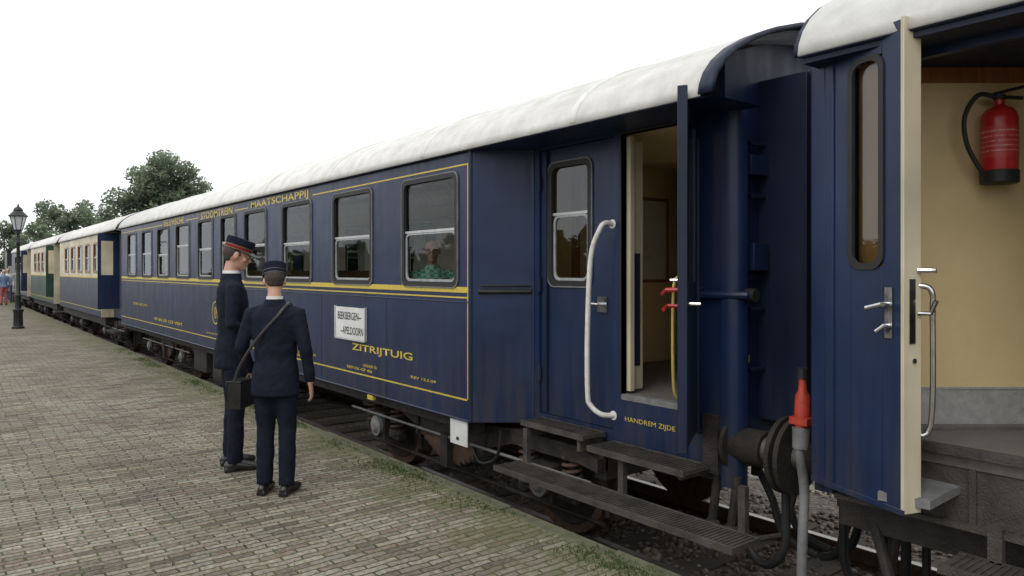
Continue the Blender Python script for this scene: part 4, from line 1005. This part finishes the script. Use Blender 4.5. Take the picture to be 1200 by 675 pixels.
    mb.ell((0,0.087,1.596),(0.022,0.009,0.006)); mb.ell((0,0.087,1.607),(0.022,0.008,0.005))
    for s in (-1,1):
        mb.ell((s*0.079,-0.008,1.645),(0.008,0.018,0.030)); mb.ell((s*0.040,0.055,1.632),(0.022,0.024,0.022))
    mb.xf(HM)
    mb.tube([(0,-0.014,1.45),(0,-0.018,1.52),HM@V((0,-0.018,1.61))],[0.060,0.052,0.052],16)
    skinned(mb,'head',SKIN,e,0.006,2)
    mb=MB()
    for s in (-1,1):
        mb.ell((s*0.030,0.080,1.660),(0.012,0.007,0.006),0); mb.ell((s*0.030,0.0862,1.660),(0.005,0.002,0.005),1)
        mb.tube([(s*0.016,0.089,1.679),(s*0.030,0.089,1.683),(s*0.045,0.082,1.679)],0.0035,6,1)
        if glasses:
            pts=[(s*0.033+0.024*math.cos(a),0.104,1.66+0.018*math.sin(a)) for a in [2*math.pi*q/12 for q in range(13)]]
            mb.tube(pts,0.0020,6,1); mb.tube([(s*0.057,0.10,1.665),(s*0.08,0.0,1.66)],0.0020,6,1)
    mb.tube([(-0.022,0.0925,1.601),(0,0.0955,1.601),(0.022,0.0925,1.601)],0.0025,6,2)
    mb.xf(HM); mb.obj('face_details',[WHITE,HAIR,pmat('lips',(0.35,0.12,0.10))],e,world=False)
    mb=MB()
    if bald:
        mb.ell((0,-0.045,1.650),(0.081,0.075,0.062))
        for s in (-1,1): mb.ell((s*0.074,0.0,1.662),(0.010,0.026,0.028))
    else:
        mb.ell((0,-0.030,1.675),(0.079,0.088,0.090)); mb.ell((0,-0.048,1.628),(0.064,0.048,0.045))
        for s in (-1,1): mb.ell((s*0.074,0.012,1.665),(0.008,0.016,0.022))
    mb.xf(HM); skinned(mb,'hair',hair,e,0.007,2,0.003)
    if cap:
        mb=MB(); cy=-0.008; z0=1.695
        tilt=Matrix.Translation((0,cy,z0))@Matrix.Rotation(R(-2),4,'X')@Matrix.Translation((0,-cy,-z0))
        mb.rings([(z0,0.086,0.102,0,cy),(z0+0.004,0.089,0.105,0,cy),(z0+0.028,0.089,0.105,0,cy)],32,1)
        mb.rings([(z0+0.028,0.0895,0.1055,0,cy),(z0+0.05,0.091,0.107,0,cy),(z0+0.078,0.093,0.109,0,cy),(z0+0.086,0.091,0.107,0,cy),(z0+0.090,0.083,0.099,0,cy+0.002),(z0+0.089,0.03,0.03,0,cy)],32,0)
        for zz in (z0+0.002,z0+0.029):
            mb.rings([(zz-0.0015,0.0905,0.1065,0,cy),(zz+0.001,0.0905,0.1065,0,cy)],32,3)
        n=14; vs=[]
        for q in range(n+1):
            a=R(15+150*q/n)
            vs.append((0.088*math.cos(a),cy+0.104*math.sin(a),z0+0.004))
            ext=math.sin(R(180*q/n))**0.7
            vs.append((0.091*math.cos(a)*(1+0.06*ext),cy+(0.104+0.064*ext)*math.sin(a),z0+0.002-0.022*ext))
        m_=len(vs); vs+= [(x,y,z-0.004) for x,y,z in vs]
        fs=[]
        for q in range(n):
            a=2*q; fs+=[(a,a+1,a+3,a+2),(m_+a+2,m_+a+3,m_+a+1,m_+a),(a+1,m_+a+1,m_+a+3,a+3)]
        mb.add(vs,fs,2)
        mb.xf(HM@tilt); mb.obj('cap',[CLOTH,cap,SHOE,braid],e,world=False,angle=50)
    if collar:
        mb=MB(); mb.rings([(1.48,0.068,0.067,0,-0.012),(1.528,0.0615,0.0625,0,-0.014)],24,0); mb.obj('shirt_collar',WHITE,e,world=False)
        mb=MB(); mb.rings([(1.455,0.092,0.082,0,-0.014),(1.500,0.074,0.073,0,-0.013),(1.506,0.069,0.068,0,-0.013)],24,0); mb.obj('jacket_collar',jacket,e,world=False)
    return e
def to_heading(vx,vy): return math.atan2(-vx,vy)
fw=V((0.614,0.789)); rg=V((0.789,-0.614))
hB=fw*0.97+rg*0.10; hA=fw*0.45+rg*0.90
armsB={'L':[(-0.262,-0.04,1.13),(-0.235,0.10,0.93),(0.5,0.8,0.3),(0.8,0.2,0),0.5],
       'R':[(0.255,-0.035,1.13),(0.266,0.03,0.865),(-0.2,1,0),(-1,-0.1,0),0.4]}
B_=person('train_conductor',(1.95,5.31,0),to_heading(hB.x,hB.y),0.938,arms=armsB,head_yaw=28,head_pitch=18,cap=CLOTH,jl=0.76,build=1.03,braid=GREY,
   legs={'L':[(-0.085,0,0.90),(-0.082,0.01,0.50),(-0.080,-0.02,0.07)],'R':[(0.085,0,0.90),(0.092,0.015,0.50),(0.100,-0.03,0.07)]})
armsA={'L':[(-0.250,-0.05,1.13),(-0.13,0.19,1.02),(0.3,0.2,1),(1,0,0),0.6],
       'R':[(0.245,-0.04,1.13),(0.12,0.19,1.03),(-0.3,0.2,1),(-1,0,0),0.6]}
A_=person('train_conductor',(1.92,6.19,0),to_heading(hA.x,hA.y),1.06,arms=armsA,head_yaw=-6,head_pitch=17,cap=REDB,jl=0.78,build=0.95)
mb=MB()
mb.box(-0.345,-0.235,-0.10,0.14,0.66,0.86,0); mb.box(-0.352,-0.345,-0.105,0.145,0.72,0.87,0); mb.box(-0.352,-0.23,-0.105,0.145,0.862,0.875,0)
mb.box(-0.37,-0.352,-0.07,0.11,0.66,0.77,0)
mb.obj('shoulder_bag',SHOE,B_,world=False,bevel=0.02)
mb=MB()
mb.tube(smooth_path([(-0.29,-0.10,0.86),(-0.24,-0.115,0.98),(-0.15,-0.131,1.12),(-0.03,-0.139,1.27),(0.07,-0.127,1.38),(0.112,-0.09,1.448),(0.118,-0.02,1.475),(0.110,0.06,1.445),(0.06,0.110,1.36),(-0.06,0.137,1.2),(-0.2,0.14,1.0),(-0.29,0.12,0.87)],5),(0.012),8,0,flat=0.4)
mb.obj('bag_strap',pmat('strap_leather',(0.026,0.024,0.022),(0.018,0.016,0.015),10,0.4),B_,world=False)
mb=MB(); mb.box(-0.08,0.08,0.27,0.40,1.03,1.045,0); mb.obj('notebook',WHITE,A_,world=False,bevel=0.002)

def plaid():
    m,nt,N,L,B=nodes_of('green_plaid')
    tc=N.new('ShaderNodeTexCoord')
    c=N.new('ShaderNodeTexChecker'); c.inputs['Scale'].default_value=24; L.new(tc.outputs['Object'],c.inputs['Vector'])
    c.inputs['Color1'].default_value=(0.10,0.48,0.32,1); c.inputs['Color2'].default_value=(0.55,0.78,0.67,1)
    L.new(c.outputs['Color'],B.inputs['Base Color']); B.inputs['Roughness'].default_value=0.9
    return m
armsP={'L':[(-0.27,0.12,1.14),(-0.16,0.34,1.10),(1,0.2,0.3),(0,0,-1),0.4],'R':[(0.215,0.10,1.14),(0.10,0.34,1.14),(-1,0.2,0.3),(0,0,-1),0.4]}
sl={'L':[(-0.09,0,0.86),(-0.32,0.33,0.87),(-0.32,0.33,0.50)],'R':[(0.07,0,0.86),(-0.12,0.36,0.87),(-0.12,0.36,0.50)]}
person('seated_passenger',(3.90,6.30,0.215),R(158),0.97,jacket=plaid(),trouser=CLOTH2,hair=GHAIR,arms=armsP,head_yaw=-10,head_pitch=10,jl=0.82,legs=sl,build=1.1,collar=False,glasses=True,bald=True)
ws=[pmat('shirt_a',(0.6,0.6,0.58)),pmat('jeans',(0.05,0.09,0.18)),pmat('shirt_b',(0.15,0.22,0.4)),pmat('skirt',(0.4,0.1,0.1))]
armsH={'L':[(-0.245,-0.03,1.13),(-0.26,0.03,0.87),(0.2,1,0),(1,0,0),0.4],'R':[(0.245,-0.03,1.13),(0.26,0.03,0.87),(-0.2,1,0),(-1,0,0),0.4]}
person('pedestrian',(2.85,45,0),R(170),0.98,jacket=ws[0],trouser=ws[1],arms=armsH,jl=0.88,simple=True,collar=False)
person('pedestrian',(2.50,42,0),R(20),0.94,jacket=ws[2],trouser=ws[3],arms=armsH,jl=0.88,simple=True,collar=False,hair=GHAIR)
person('pedestrian',(2.55,46,0),R(100),0.96,jacket=ws[0],trouser=ws[1],arms=armsH,jl=0.88,simple=True,collar=False)

# ------------------------------------------------------------------ world & light
w=bpy.data.worlds.new('World'); scene.world=w; w.use_nodes=True; nt=w.node_tree; N=nt.nodes; L=nt.links
bg=N['Background']; out=N['World Output']
sky=N.new('ShaderNodeTexSky'); sky.sky_type='NISHITA'; sky.sun_disc=False; sky.sun_elevation=R(50); sky.sun_rotation=R(250); sky.dust_density=4
L.new(sky.outputs['Color'],bg.inputs['Color']); bg.inputs['Strength'].default_value=0.10
b2=N.new('ShaderNodeBackground'); b2.inputs['Color'].default_value=(0.975,0.988,1.0,1); b2.inputs['Strength'].default_value=1.36
mx=N.new('ShaderNodeMixShader'); mx.inputs[0].default_value=0.9
L.new(bg.outputs[0],mx.inputs[1]); L.new(b2.outputs[0],mx.inputs[2]); L.new(mx.outputs[0],out.inputs['Surface'])
sd=bpy.data.lights.new('sun','SUN'); sd.energy=0.7; sd.angle=R(22); sd.color=(1,0.985,0.96)
so=bpy.data.objects.new('sun',sd); scene.collection.objects.link(so)
az=R(250); el=R(50)
dirv=V((math.sin(az)*math.cos(el),math.cos(az)*math.cos(el),math.sin(el)))
so.rotation_euler=dirv.to_track_quat('Z','Y').to_euler(); so.location=(0,0,30)
scene.view_settings.view_transform='Standard'; scene.view_settings.look='None'; scene.view_settings.exposure=0
# ------------------------------------------------------------------ camera
cd=bpy.data.cameras.new('camera'); cam=bpy.data.objects.new('camera',cd); scene.collection.objects.link(cam)
cam.location=(0,0,1.62); cam.rotation_euler=(R(90),0,R(-37.9)); cd.sensor_width=36; cd.lens=26.0; cd.shift_y=-0.0171
cd.clip_end=2000; cd.clip_start=0.05
scene.camera=cam
